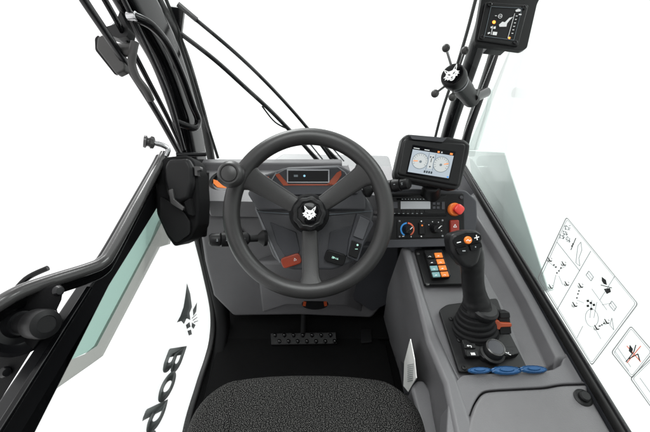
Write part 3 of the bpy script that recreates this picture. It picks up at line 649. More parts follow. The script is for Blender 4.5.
# ================================================================= PEDAL
pd = thing('brake_pedal', (0, .75, .03), 'wide black treadle pedal with studded grip strip on the footwell floor', 'pedal')
def PD(x, y, o=0): return PP(x, y, Vector((0, .74, .055+o)), Vector((0, -.35, 1)).normalized())
b = NB(); prism(b, [PD(270.5, 333), (PD(336, 332)), PD(337, 344), PD(271, 345)], (0, .003, -.012)); obj('tread', b, black, pd, .003)
for k in range(14):
    x = 275+k//2*9.2+(k % 2)*4.2; y = 335.5+(k % 2)*6
    b = NB(); lathe(b, PD(x, y), Vector((0, -.35, 1)), [(.0085, -.002), (.0085, .004), (.006, .0055), (.005, .004), (0, .003)], 14); obj('stud', b, pbr_stud if 'pbr_stud' in globals() else gloss, pd)
b = NB(); cyl(b, PD(303, 338)+Vector((0, .01, -.01)), Vector((-.08, .98, .25)), .012); obj('pedal_arm', b, matte, pd)
b = NB(); prism(b, [PZ(x, y, .03) for x, y in ((361, 329), (371, 329), (372, 342), (361, 343))], (0, 0, -.015))
tag(obj('foot_switch', b, black, None, .002), 'small square black foot switch on the floor right of the pedal', 'foot switch')

# ================================================================= SEAT
st = thing('driver_seat', (0, .1, .0), 'dark flecked cloth seat cushion with rounded front corners', 'seat')
b = NB(); NX, NY = 48, 40; grid = []
x0, x1 = PZ(183, 432, .5).x, PZ(428, 432, .5).x
y1 = PZ(305, 375, .5).y+.022; ylen = .48; xc = (x0+x1)/2; hw = (x1-x0)/2+.012
def outline(t):      # half width at distance t back from the front edge
    return hw*min(1, (1-max(0, 1-t/.11)**2.7))**(1/2.7)*(.985+.015*min(1, t/.2))
for j in range(NY+1):
    v = j/NY; t = ylen*(v**1.8); row = []
    w = max(.02, outline(t+.0008))
    for i in range(NX+1):
        u = -1+2*i/NX; u = math.copysign(1-(1-abs(u))**1.35, u)
        x = xc+u*w; yy = y1-t-.012*abs(u)**3
        e = min((1-abs(u))*w, t+.0); ed = max(0, 1-e/.05)
        z = .500-.055*ed**2.5+.010*(abs(u)**2)*min(1, t/.15)
        du = abs(abs(u*w)-.155); z -= .007*math.exp(-(du/.004)**2)*min(1, t/.05)
        row.append(b.verts.new((x, yy, z)))
    grid.append(row)
for j in range(NY):
    for i in range(NX): b.faces.new((grid[j][i], grid[j][i+1], grid[j+1][i+1], grid[j+1][i]))
bd_ = [grid[0][i] for i in range(NX+1)]+[grid[j][NX] for j in range(1, NY+1)]+[grid[NY][i] for i in range(NX-1, -1, -1)]+[grid[j][0] for j in range(NY-1, 0, -1)]
cen = Vector((xc, y1-.23, 0)); low = []
for v in bd_:
    p = v.co.copy(); d = (Vector((p.x, p.y, 0))-cen); d = d*.985; low.append(b.verts.new((cen.x+d.x, cen.y+d.y, .40)))
n = len(bd_)
for i in range(n): b.faces.new((bd_[i], low[i], low[(i+1) % n], bd_[(i+1) % n]))
b.faces.new(low); obj('seat_cushion', b, seatcloth, st, ang=60)
b = NB(); box(b, -.2, .2, -.3, .22, .02, .38); obj('seat_base', b, matte, st, .02)
b = NB(); prism(b, [(-.24, -.16, .5), (.24, -.16, .5), (.21, -.34, 1.1), (-.21, -.34, 1.1)], (0, -.09, -.03)); obj('seat_back', b, seatcloth, st, .03, 4)

# ================================================================= LEFT DOOR
XL = -.452
dr = thing('cab_door', (XL, .4, .05), 'glazed left cab door with black frame and dark waist rail', 'door')
def XQ(x, y, o=0): return PX(x, y, XL+o)
# waist rail
b = NB(); prism(b, [XQ(*q) for q in ((170, 168), (172, 192), (160, 205), (110, 286), (37, 432), (0, 505), (-60, 505), (7, 418), (91, 286), (112, 258), (150, 196), (160, 172))], (-.03, 0, 0)); obj('waist_rail', b, satin, dr, .006, 3)
b = NB(); bar(b, XQ(90, 287, .012), XQ(-30, 476, .012), .010, .008); obj('rail_trim', b, gloss, dr, .002)
# lower door glass
gl = [XQ(160, 206), XQ(192, 232), XQ(205, 262), XQ(212, 300), XQ(213, 325), XQ(207, 350), XQ(186, 425), XQ(172, 500), XQ(-20, 500), XQ(110, 286)]
b = NB(); prism(b, gl, (-.004, 0, 0)); obj('lower_glass', b, clear, dr)
# tinted quarter pane and grey band behind the lower glass
b = NB(); prism(b, [XQ(x, y, -.014) for x, y in ((153, 196), (162, 222), (154, 238), (97, 346), (88, 352), (58, 366), (110, 270))], (-.004, 0, 0)); obj('tinted_pane', b, greenglass, dr)
b = NB(); prism(b, [XQ(x, y, -.012) for x, y in ((165, 215), (173, 232), (170, 244), (160, 247), (103, 356), (92, 364), (52, 392), (57, 367), (88, 354), (97, 346), (153, 240), (160, 222))], (-.006, 0, 0)); obj('frit_band', b, frit, dr)
# door edge seal curve
b = NB(); sweep(b, spline([XQ(190, 195, .0), XQ(196, 232), XQ(205, 270), XQ(213, 312), XQ(211, 345), XQ(199, 385), XQ(186, 432), XQ(178, 500)], 8), roundrect(.022, .020)); obj('edge_seal', b, gasket, dr)
b = NB(); sweep(b, spline([XQ(196, 195, .012), XQ(203, 232, .012), XQ(212, 270, .012), XQ(219, 312, .012), XQ(216, 350, .012), XQ(206, 390, .012), XQ(193, 435, .012), XQ(186, 500, .012)], 8), roundrect(.006, .010)); obj('inner_seal', b, satin, dr)
# door sill black infill
b = NB(); sweep(b, spline([XQ(202, 195, .03), XQ(208, 240, .03), XQ(216, 280, .035), XQ(223, 320, .035), XQ(219, 360, .035), XQ(203, 432, .035), XQ(197, 500, .03)], 6), roundrect(.05, .055)); 
tag(obj('door_sill', b, matte), 'matte black door sill edge curving down left side of the footwell', 'sill')
# decal: lettering + emblem on outer face of the lower glass
def text_bm(txt, size, fr, bold=.0, shear=.0):
    cu = bpy.data.curves.new('t', 'FONT'); cu.body = txt; cu.size = 1; cu.offset = bold; cu.shear = shear; cu.space_character = .99
    o = bpy.data.objects.new('t', cu); me = bpy.data.meshes.new_from_object(o)
    b = NB(); b.from_mesh(me); bpy.data.objects.remove(o); bpy.data.meshes.remove(me); bpy.data.curves.remove(cu)
    bmesh.ops.remove_doubles(b, verts=b.verts[:], dist=1e-5)
    for v in b.verts: v.co = fr.p(v.co.x*size*1.0, v.co.y*size, 0)
    r_ = bmesh.ops.extrude_face_region(b, geom=b.faces[:])
    for g_ in r_['geom']:
        if isinstance(g_, bmesh.types.BMVert): g_.co += fr.n*.0006
    return b
ds = thing('door_decal', XQ(180, 350, -.006), 'grey cat head emblem and slanted brand lettering on the lower door glass', 'decal')
tf = Fr(Vector((XL-.0045, .566, .222)), (0, -1, 0), (0, 0, 1)); tf.n = Vector((-1, 0, 0))
lt = text_bm('Bobcat', .150, tf, .017, .62)
for k_, (dx_, dz_) in enumerate(((.004, 0), (.008, 0), (.004, .002), (.004, -.002))):
    tf2 = Fr(tf.o+Vector((-.0001*(k_+1), -dx_, dz_)), tf.u, tf.v); tf2.n = tf.n; t2 = text_bm('Bobcat', .150, tf2, .017, .62)
    me2 = bpy.data.meshes.new('t'); t2.to_mesh(me2); t2.free(); lt.from_mesh(me2); bpy.data.meshes.remove(me2)
obj('lettering', lt, greyink, ds, smooth=False)
CATP = [(-.1, -.5), (.25, -.15), (.42, .45), (.35, 1.5), (.18, 2.35), (0, 1.4), (-.35, .7), (-.75, .2), (-1.3, -.3), (-.6, -.25)]
b = NB()
def lp_(pts): prism(b, [PX(x, y, XL-.0045) for x, y in pts], (-.0006, 0, 0))
lp_([(187, 283.5), (190.3, 294), (192, 307), (189.6, 313), (190.4, 320), (186.6, 318.4), (184, 324), (181.4, 321), (177, 322.5), (180.5, 316), (183.6, 307), (185.6, 295)])
lp_([(193, 310), (197, 302.5), (196.3, 311.5), (193.4, 316)]); lp_([(186, 325), (189.4, 322.2), (190.6, 326.8), (187, 329)]); lp_([(192, 322.5), (195.6, 325), (193.6, 329), (191.8, 327)]); lp_([(187.6, 331), (191, 329.6), (192, 334.4), (189, 335.6)])
for a_, c_ in (((192, 318), (196.6, 314)), ((193, 320), (197.4, 317)), ((194, 322), (198, 320.5))): lp_([a_, c_, (c_[0], c_[1]+.6), (a_[0], a_[1]+.9)])
obj('emblem', b, greyink, ds, smooth=False)

# pull rail (bent tube)
b = NB(); P = [V(-30, 322, .48), V(0, 303, .505), V(22, 291, .53), V(50, 281, .56), V(88, 269, .60), V(103, 262, .62), V(112, 250, .645), V(135, 208, .74), V(158, 166, .87), V(164, 154, .91)]
sweep(b, spline(P, 8), circ(.0115, 18), Vector((0, 0, 1))); pr_ = obj('grab_rail', b, tubemat, dr)
b = NB(); sweep(b, spline([p+Vector((-.016, .004, -.020)) for p in P], 8), roundrect(.022, .036), Vector((1, 0, 0))); obj('backing_bar', b, gloss, pr_)
b = NB(); sweep(b, spline([V(166, 156, .90), V(168, 149, .90), V(162, 145, .89), V(154, 143, .88)], 6), circ(.007, 12), Vector((0, 0, 1))); obj('end_hook', b, chrome, pr_)
b = NB(); lathe(b, V(155, 143, .88), V(146, 141.5, .87)-V(155, 143, .88), [(.010, 0), (.016, .003), (.017, .010), (.012, .014), (.012, .018), (.018, .021), (.016, .027), (0, .028)], 24); obj('end_knob', b, tubemat, pr_)

# handle assembly bottom left
XH = -.50
HP = [(-40, 338), (0, 312), (22, 299), (45, 289), (60, 283), (64, 288), (62, 300), (50, 326), (30, 354), (0, 402), (-40, 450)]
b = NB(); prism(b, [V(x, y, .545) for x, y in HP], Vector((-.9, 0, -.2)).normalized()*.012); hn = obj('door_handle', b, matte, dr, .005, 3)
kc = V(22, 323, .535); kax = (V(67, 325, .480)-kc).normalized()
b = NB(); lathe(b, kc-kax*.012, kax, [(.052, -.01), (.054, 0), (.052, .008), (.046, .010), (.040, .003), (.034, .000), (.024, .002), (.020, .008), (.019, .014)], 44); obj('dished_bezel', b, satin, hn)
b = NB(); lathe(b, kc-kax*.012, kax, [(.015, .0), (.015, .026), (.0165, .028), (.0165, .042), (.0145, .044), (.0145, .047), (.020, .050), (.0225, .054), (.0225, .080), (.021, .085), (.013, .0875), (.0125, .086), (.0, .086)], 36); obj('release_knob', b, black, hn)
for q in ((57, 291), (4, 372)):
    b = NB(); lathe(b, V(q[0], q[1], .54), kax, [(.008, 0), (.009, .004), (.006, .010), (0, .011)], 18); obj('bolt', b, satin, hn)
# thin struts behind the handle
b = NB(); sweep(b, spline([V(8, 300, .70), V(26, 279, .71), V(48, 268, .72)], 6), circ(.006, 10), Vector((0, 0, 1))); obj('guard_wire', b, gloss, hn)

# ================================================================= LEFT FRONT PILLAR AND FITTINGS
def XS(pts, x=XL): return [PX(a, c, x+(e[0] if e else 0)) for a, c, *e in pts]
lp = thing('front_pillar', PX(198, 160, XL), 'glossy black left front cab pillar curving down to dashboard', 'pillar', 'front pillars of the cab')
b = NB(); sweep(b, spline(XS([(120, -30), (136, 0), (164, 52), (181, 100), (190, 135), (196, 172)], XL-.005), 8), roundrect(.055, .125, .026, 8), Vector((1, 0, 0))); obj('pillar_body', b, gloss, lp)
b = NB(); sweep(b, spline(XS([(143, -30), (157, 0), (182, 50), (198, 100), (206, 130), (212, 165)], XL-.02), 8), roundrect(.03, .03, .008), Vector((1, 0, 0))); obj('windscreen_seal', b, gasket, lp)
b = NB(); sweep(b, spline(XS([(104, -40), (124, 0), (151, 55), (170, 100), (184, 150)], XL+.022), 8), roundrect(.010, .010, .003), Vector((1, 0, 0))); obj('pillar_trim', b, satin, lp)
df = dr
b = NB(); sweep(b, spline(XS([(66, -30), (84, 0), (108, 36), (138, 82), (160, 118), (182, 158)], XL+.0), 8), roundrect(.014, .016, .004), Vector((1, 0, 0))); obj('upper_frame', b, satin, df)
b = NB(); sweep(b, spline(XS([(88, -30), (105, 0), (124, 34), (148, 80), (168, 118), (186, 158)], XL-.01), 8), roundrect(.010, .014, .003), Vector((1, 0, 0))); obj('upper_frame', b, gloss, df)
# grab handle on pillar
gh = thing('pillar_grab_bar', PX(170, 60, XL+.03), 'shiny black tubular grab bar bolted along the left front pillar', 'grab bar')
b = NB(); P = XS([(142, 16), (152, 26), (168, 46), (182, 76), (192, 104), (198, 120), (194, 128), (186, 122)], XL+.045); P[0].x -= .02; P[-1].x -= .03
sweep(b, spline(P, 8), circ(.0105, 14), Vector((1, 0, 0))); obj('bar_tube', b, gloss, gh)
b = NB(); cyl(b, P[0]+Vector((-.012, 0, 0)), P[0]+Vector((.008, 0, 0)), .010); obj('end_boss', b, chrome, gh)
# thin outer strut (wiper linkage / stay)
b = NB(); sweep(b, spline([PY(158, -20, 1.16), PY(178, 30, 1.16), PY(196, 85, 1.16), PY(206, 120, 1.15), PY(218, 158, 1.14)], 8), circ(.0055, 10), Vector((0, 1, 0)))
tag(obj('stay_rod', b, gasket), 'thin black stay rod outside the left edge of the windscreen', 'rod')
# window latch (grey handle + lamp like pad)
wl = thing('window_latch', PX(120, 60, XL+.05), 'grey window latch with pad and curved lever, upper left pillar', 'latch')
b = NB(); dp(b, [(97, 37), (102, 34), (111, 40), (125, 64), (124, 70), (116, 74), (96, 48)], .735, .022, 2); obj('pad', b, handlegrey, wl, .005, 3)
b = NB(); dp(b, [(94.5, 38), (98, 34.5), (101, 38), (119, 73), (115, 75), (95, 50)], .757, .006, 2); obj('pad_backing', b, gloss, wl, .001)
b = NB(); dp(b, [(104, 27), (115, 24), (120, 10), (128, 28), (127, 36), (118, 38), (104, 33)], .75, .03, 1.5); obj('bracket', b, black, wl, .003)
b = NB(); cyl(b, V(116, 50, .735), V(134, 50, .735), .014); obj('pivot', b, handlegrey, wl)
b = NB(); sweep(b, spline([V(135, 42, .72), V(133, 52, .72), V(132, 64, .725), V(137, 78, .735), V(146, 90, .75), V(151, 100, .77)], 6), roundrect(.016, .014, .004), rt); obj('lever', b, handlegrey, wl)
b = NB(); cyl(b, V(112, 26, .77), V(126, 14, .78), .006); obj('bolt', b, chrome, wl)

# latch housing at A-pillar foot (black box)
lh = thing('latch_housing', PX(180, 200, XL+.02), 'black moulded latch housing with release lever at foot of left pillar', 'door lock')
b = NB(); dp(b, [(163, 157), (186, 154.5), (193, 160), (197, 172), (199, 200), (198, 226), (190, 240), (174, 247), (166, 236), (156, 214), (154, 190), (158, 166)], .875, .09, 3); obj('housing', b, matte, lh, .008, 4)
b = NB(); dp(b, [(168, 159), (187, 158), (191.5, 166), (192, 184), (188, 199), (178, 203), (167, 197), (163, 180), (164, 166)], .848, .03, 3); obj('upper_cover', b, black, lh, .016, 5)
b = NB(); dp(b, [(160, 196), (170, 202), (184, 212), (190, 222), (190, 234), (176, 243), (168, 234), (160, 218)], .862, .03, 3); obj('lower_cover', b, black, lh, .006, 3)
b = NB(); dp(b, [(184, 202), (190, 198), (193, 216), (188, 214)], .856, .02, 1); obj('hinge_lug', b, matte, lh, .003, 3)
b = NB(); dp(b, [(168, 190), (172.5, 188.5), (174, 199), (184, 207.5), (182.5, 211), (170.5, 203.5)], .84, .010, 1.2); obj('release_lever', b, tubemat, lh, .003, 3)
b = NB(); dp(b, [(194, 166), (200, 166.5), (200.5, 170), (197, 170.5), (197.5, 176), (194.5, 175.5)], .862, .02, .6); obj('striker', b, tubemat, lh, .002)
b = NB(); cyl(b, V(176, 155, .98), V(206, 154, 1.02), .007); obj('hinge_pin', b, satin, lh)
b = NB(); sweep(b, [V(200, 172, .96), V(200, 205, .98), V(198, 235, 1.0)], roundrect(.05, .03, .008), rt); tag(obj('pillar_foot_cover', b, matte), 'matte black cover strip between latch housing and the dashboard end', 'trim strip')

# ================================================================= WIPER LINKAGE outside windscreen
wp = thing('windscreen_wiper', PY(325, 158, 1.2), 'black parallel arm windscreen wiper standing outside the front glass', 'wiper')
YW = 1.17
def YQ(x, y, o=0): return PY(x, y, YW+o)
b = NB(); sweep(b, spline([YQ(182, 8), YQ(230, 48), YQ(262, 78), YQ(292, 110), YQ(318, 141), YQ(332, 160)], 6), roundrect(.013, .011, .003), Vector((0, 1, 0))); obj('upper_arm', b, satin, wp)
b = NB(); sweep(b, spline([YQ(180, 33), YQ(215, 60), YQ(246, 88), YQ(272, 112), YQ(300, 141), YQ(318, 160)], 6), roundrect(.015, .013, .003), Vector((0, 1, 0))); obj('lower_arm', b, satin, wp)
b = NB(); sweep(b, spline([YQ(262, 106), YQ(275, 122), YQ(290, 130)], 6), circ(.003, 8), Vector((0, 1, 0))); obj('washer_hose', b, gasket, wp)
b = NB()
prism(b, [YQ(x, y) for x, y in ((168, 6), (184, 8), (181, 34), (176, 37))], (0, .02, 0)); obj('pivot_bracket', b, satin, wp, .003)
b = NB(); sweep(b, [YQ(178, 4, -.01), YQ(197, 20, -.01)], circ(.008, 12), Vector((0, 1, 0))); obj('arm_cap', b, tubemat, wp)
for (x0, y0, x1, y1) in ((296, 136, 318, 161), (314, 136, 338, 161)):
    b = NB(); sweep(b, [YQ(x0, y0, .01), YQ(x1, y1, .01)], roundrect(.016, .014, .003), Vector((0, 1, 0))); obj('arm_base', b, black, wp)
    b = NB(); sweep(b, [YQ(x0+7, y0-1, .0), YQ(x1+6, y1, .0)], roundrect(.004, .006, .001), Vector((0, 1, 0))); obj('arm_spring', b, silver, wp)

# outside front hood
b = NB(); prism(b, [(-.40, 1.085, .47), (.30, 1.085, .47), (.30, 1.36, .485), (-.20, 1.38, .485)], (0, 0, -.05))
tag(obj('front_hood', b, palehood, None, .02, 4), 'pale grey front bodywork seen beyond the base of windscreen', 'bodywork')
# windscreen
b = NB(); v_ = [Vector((-.43, 1.06, .60)), Vector((.47, 1.06, .60)), Vector((.47, .90, 1.45)), Vector((-.43, .90, 1.45))]
prism(b, v_, (0, .005, 0)); tag(obj('windscreen', b, clear), 'clear front windscreen glass between the two cab pillars', 'windscreen')

# ================================================================= RIGHT PILLAR, WINDOW
XR = .488
rp = thing('front_pillar', PX(450, 140, XR), 'black right front cab pillar carrying the load gauge, behind the monitor', 'pillar', 'front pillars of the cab')
b = NB(); sweep(b, spline(XS([(494, -10), (482, 30), (468, 72), (452, 120), (442, 155)], XR), 6), roundrect(.045, .050, .012), Vector((1, 0, 0))); obj('pillar_body', b, gloss, rp)
b = NB(); sweep(b, spline(XS([(512, -10), (501, 30), (487, 75), (470, 125), (462, 155)], XR+.0), 6), roundrect(.025, .026, .006), Vector((1, 0, 0))); obj('window_seal', b, satin, rp)
b = NB(); sweep(b, spline(XS([(478, -10), (467, 32), (455, 72), (441, 115), (431, 155)], XR+.015), 6), roundrect(.01, .014, .004), Vector((1, 0, 0))); obj('windscreen_seal', b, gasket, rp)
# side window
rw = thing('side_window', PX(520, 200, XR+.01), 'large fixed right side window with black rubber lower frame', 'window')
b = NB(); prism(b, [Vector((XR+.010, y, z)) for y, z in ((1.06, .60), (.90, 1.45), (-.6, 1.45), (-.6, .60))], (.005, 0, 0)); obj('pane', b, sideglass, rw)
b = NB(); sweep(b, [Vector((XR, 1.05, .634)), Vector((XR, .8, .632)), Vector((XR, .3, .632)), Vector((XR, -.6, .632))], roundrect(.017, .022, .005), Vector((1, 0, 0))); obj('lower_frame', b, gasket, rw)
b = NB(); sweep(b, [Vector((XR-.004, 1.03, .648)), Vector((XR-.004, .3, .648)), Vector((XR-.004, -.6, .648))], roundrect(.005, .006, .002), Vector((1, 0, 0))); obj('frame_bead', b, satin, rw)
b = NB(); box(b, XR-.006, XR+.02, -.6, 1.06, .0, .620); obj('lower_body', b, dkgrey, rw)
# pale bodywork outside, seen through the tinted pane
tg = pbr('pale_green_grey_cover', (.86, .93, .91), .5, .4, var=.03)
ob_ = thing('boom_cover', (.9, .9, .4), 'pale greenish boom cover seen through the right side window', 'cover')
b = NB(); prism(b, [PX(x, y, .62) for x, y in ((468, 150), (504, 152), (511, 175), (524, 215), (548, 290), (520, 300), (476, 215))], (.02, 0, 0)); obj('cover_panel', b, tg, ob_, .004)
b = NB(); prism(b, [PX(x, y, .66) for x, y in ((466, 150), (482, 60), (492, 66), (486, 110), (474, 150))], (.02, 0, 0)); obj('cover_edge', b, tg, ob_, .004)

# decals on side window
def wdec(name, outline, label, group):
    t = thing(name, PX(outline[0][0], outline[0][1], XR+.008), label, 'sticker', group)
    q = fillet([Vector(p) for p in outline], 3, 4)
    b = NB(); XD = XR+.009
    for w, k, o in ((1, .55, 0),):
        n = len(q); c = sum((Vector(p) for p in outline), Vector((0, 0)))/len(outline)
        for i in range(n):
            a, e = q[i], q[(i+1) % n]; ai, ei = a+(c-a).normalized()*1.1, e+(c-e).normalized()*1.1
            prism(b, [PX(a.x, a.y, XD), PX(e.x, e.y, XD), PX(ei.x, ei.y, XD), PX(ai.x, ai.y, XD)], (-.0004, 0, 0))
    obj('border', b, greyink, t, smooth=False)
    b = NB()
    for i in range(n):
        a, e = q[i], q[(i+1) % n]; s0 = 2.6; a2, e2 = a+(c-a).normalized()*s0, e+(c-e).normalized()*s0; ai, ei = a+(c-a).normalized()*(s0+.45), e+(c-e).normalized()*(s0+.45)
        prism(b, [PX(p.x, p.y, XD) for p in (a2, e2, ei, ai)], (-.0004, 0, 0))
    obj('inner_border', b, thinink, t, smooth=False)
    return t, XD
def wl_(b, pts, w, XD, closed=False):
    q = list(pts)+([pts[0]] if closed else [])
    for (x0, y0), (x1, y1) in zip(q, q[1:]):
        d = Vector((x1-x0, y1-y0)); d.normalize(); e = Vector((-d.y, d.x))*w/2
        prism(b, [PX(x, y, XD) for x, y in ((x0+e.x, y0+e.y), (x1+e.x, y1+e.y), (x1-e.x, y1-e.y), (x0-e.x, y0-e.y))], (-.0005, 0, 0))
def wp_(b, pts, XD): prism(b, [PX(x, y, XD) for x, y in pts], (-.0005, 0, 0))
GR = 'warning stickers on the right window'
t, XD = wdec('instruction_sticker', [(566.5, 216.5), (638.5, 304), (592, 366), (537.5, 278)], 'large outlined instruction sticker with control diagrams on the right window', GR)
b = NB(); wl_(b, [(557, 242), (580, 271)], .5, XD); wl_(b, [(591, 251), (557, 310)], .5, XD)
wl_(b, [(592, 289), (602, 303), (607, 310)], .35, XD); wl_(b, [(615, 276), (600, 300)], .35, XD); wl_(b, [(592+6.5*math.cos(t_)+.5*math.sin(t_), 318+9*math.sin(t_)) for t_ in [2*math.pi*k/14 for k in range(14)]], .35, XD, True); wl_(b, [(590, 318), (592, 300)], .3, XD); wl_(b, [(594, 318), (597, 302)], .3, XD); wl_(b, [(549, 262), (556, 268)], .3, XD); wl_(b, [(566, 266), (559, 270)], .3, XD); wl_(b, [(577, 300), (584, 303)], .3, XD); wl_(b, [(602, 305), (612, 303)], .35, XD)
wl_(b, [(583, 326), (577, 338)], .3, XD); wl_(b, [(596, 330), (601, 339)], .3, XD); wl_(b, [(556, 275), (553, 288)], .3, XD); wl_(b, [(559, 276), (563, 285)], .3, XD)
for c in ((590, 276), (613, 306)): wl_(b, [(c[0]-1, c[1]-5), (c[0]+3.6, c[1]+1), (c[0]+1.2, c[1]+5), (c[0]-3.8, c[1]-1)], .55, XD, True); wl_(b, [(c[0]+2.2, c[1]+3), (c[0]-2.4, c[1]-3)], .3, XD)
wl_(b, [(581, 242), (582, 250), (579, 258), (580, 266), (576, 263), (577, 254), (578, 246)], .4, XD, True)
wl_(b, [(612, 318), (610, 325), (614, 330)], .4, XD, True)
obj('diagram_lines', b, thinink, t, smooth=False)
b = NB(); rr = random.Random(2)
for (cx_, cy_) in ((567, 228), (562, 237), (568, 239), (565, 233)):
    wl_(b, [(cx_-1.6, cy_-2), (cx_+2, cy_-.6), (cx_+1.6, cy_+2), (cx_-1.8, cy_+.8)], .45, XD, True)
    for k in range(7):
        a = rr.uniform(0, 6.28); x = cx_+rr.uniform(-2.4, 2.4); y = cy_+rr.uniform(-2.4, 2.4); wl_(b, [(x, y), (x+1.6*math.cos(a), y+1.6*math.sin(a))], .6, XD)
obj('loader_drawing', b, thinink, t, smooth=False)
b = NB()
for (x, y, s) in ((564, 264, .8), (550, 260, .8), (551, 287, .8), (567, 284, .8), (581, 286, .85), (575, 305, .9), (607, 322, .9), (597, 328, .9)):
    wp_(b, [(x-3*s, y-3.4*s), (x-2.2*s, y-3.4*s), (x+.6*s, y+.9*s), (x+3*s, y+.6*s), (x+2*s, y+2.2*s), (x-.4*s, y+2.2*s)], XD)
    wl_(b, [(x-3.6*s, y-.6*s), (x-.8*s, y+2.8*s)], .35, XD); wl_(b, [(x-3.8*s, y+.8*s), (x-2*s, y+2.6*s)], .3, XD); wl_(b, [(x+1.4*s, y-2.6*s), (x+2.8*s, y-1.2*s)], .3, XD)
for (x, y) in ((556, 267), (559, 271), (557, 273), (573, 244), (572, 246), (578, 294), (577, 298), (602, 325), (600, 326), (554, 265), (561, 268), (579, 291), (604, 323.6)): wp_(b, [(x-.6, y-.6), (x+.6, y-.8), (x+.8, y+.6), (x-.6, y+.7)], XD)
for (x, y) in ((588, 301), (591, 303), (594, 305), (588, 306), (591.5, 309)): wp_(b, [(x-1.3, y-1), (x+.9, y-1.3), (x+1.3, y+1), (x-.9, y+1.2)], XD)
wp_(b, [(602, 277), (606, 280), (607, 285), (604, 284), (602, 281)], XD); wp_(b, [(604, 289), (610, 288), (611, 292), (607, 294)], XD); wl_(b, [(601, 285), (612, 288)], .7, XD); wl_(b, [(571, 250), (576, 238)], .6, XD)
obj('diagram_symbols', b, ink, t, smooth=False)
t, XD = wdec('warning_sticker', [(631, 325.5), (654, 352), (632, 379), (611, 352.5)], 'small square warning sticker with a red crossed figure, right window', GR)
b = NB(); wl_(b, [(618, 348), (631, 367)], .4, XD); wl_(b, [(615, 351), (629, 371)], .3, XD); obj('warning_text', b, thinink, t, smooth=False)
b = NB(); wp_(b, [(630, 345), (633, 349), (632, 354), (629, 351)], XD); wl_(b, [(629, 359), (638, 354), (640, 361)], .9, XD); wl_(b, [(636, 345), (634, 352), (626, 362)], .8, XD); obj('warning_figure', b, ink, t, smooth=False)
b = NB(); wl_(b, [(627, 346), (641, 362)], .8, XD); wl_(b, [(641, 346), (627, 363)], .8, XD); obj('red_cross', b, redink, t, smooth=False)
t, XD = wdec('warning_sticker', [(665, 345), (690, 375), (660, 420), (630, 378.5)], 'outlined sticker cut off by the lower right corner of frame', GR)
b = NB(); wl_(b, [(640, 378), (658, 403)], .4, XD); obj('warning_text', b, thinink, t, smooth=False)

# load gauge panel upper right
lg = thing('load_gauge', V(508, 22, .70), 'square black load indicator panel with orange lamps, mounted high right', 'gauge')
GD = .70
b = NB(); dp(b, [(483, -10), (542, -6), (537, 4), (527, 48), (522, 50.5), (477, 44.5), (474.5, 40)], GD, .012, 2); obj('casing', b, black, lg, .008, 4)
b = NB(); dp(b, [(486, 1.5), (529, 4.5), (518.5, 46), (477.5, 40)], GD-.004, .01, 2); obj('face_plate', b, black, lg, .003, 3)
g0 = Vector((486, 1.5)); gu = Vector((529, 4.5))-g0; gv = Vector((477.5, 40))-g0; gw_ = Vector((518.5, 46))-Vector((529, 4.5))
def G(u, v): p = g0+gu*u+(gv*(1-u)+gw_*u)*v; return V(p.x, p.y, GD-.0042)
def gpoly(b, pts, t=.0008): return prism(b, [G(u, v) for u, v in pts], TOW*t)
def gline(b, u0, v0, u1, v1, w=.02):
    d = Vector((u1-u0, v1-v0)).normalized(); e = Vector((-d.y, d.x))*w/2; return gpoly(b, [(u0+e.x, v0+e.y), (u1+e.x, v1+e.y), (u1-e.x, v1-e.y), (u0-e.x, v0-e.y)])
b = NB()
for q in ((.14, .12, .86, .10), (.86, .10, .85, .88), (.85, .88, .14, .88), (.14, .88, .14, .12)): gline(b, *q, .008)
obj('face_outline', b, lcdg, lg, smooth=False)
for u, v in ((.10, .07), (.9, .08), (.09, .92), (.9, .93)):
    b = NB(); lathe(b, G(u, v), TOW, [(.0045, 0), (.0045, .002), (.003, .003), (.002, .0015), (0, .0015)], 16); obj('screw', b, satin, lg)
b = NB(); gpoly(b, [(.42, .55), (.48, .47), (.54, .48), (.62, .36), (.70, .33), (.64, .42), (.60, .50), (.60, .58), (.44, .60)])
gpoly(b, [(.24, .62), (.27, .62), (.27, .66), (.24, .66)]); gpoly(b, [(.31, .62), (.35, .60), (.36, .66), (.31, .67)]); gline(b, .28, .60, .29, .82, .012)
gpoly(b, [(.32, .74), (.42, .74), (.42, .82), (.32, .82)]); gpoly(b, [(.20, .78), (.25, .76), (.26, .79), (.21, .82)])
gline(b, .72, .24, .70, .85, .010); gpoly(b, [(.72, .16), (.78, .12), (.84, .14), (.84, .18), (.74, .20)]); gpoly(b, [(.82, .24), (.88, .24), (.88, .27), (.82, .27)])
for k in range(6): gline(b, .76, .30+k*.085, .80, .295+k*.085, .015)
for k in range(12):
    a0, a1 = 2*math.pi*k/12, 2*math.pi*(k+1)/12; gline(b, .40+.045*math.cos(a0), .34+.05*math.sin(a0), .40+.045*math.cos(a1), .34+.05*math.sin(a1), .010)
gline(b, .37, .34, .43, .34, .014); gline(b, .28, .34, .32, .34, .014)
obj('gauge_symbols', b, white, lg, smooth=False)
for (u, v, r_) in ((.29, .50, .0035), (.735, .84, .0022)):
    b = NB(); lathe(b, G(u, v), TOW, [(r_, 0), (r_*.9, .001), (0, .0015)], 16); obj('indicator_lamp', b, led, lg)
b = NB(); dp(b, [(492, 30), (512, 32), (509, 48), (490, 46)], GD+.010, .035, 1); obj('bracket', b, satin, lg, .003)
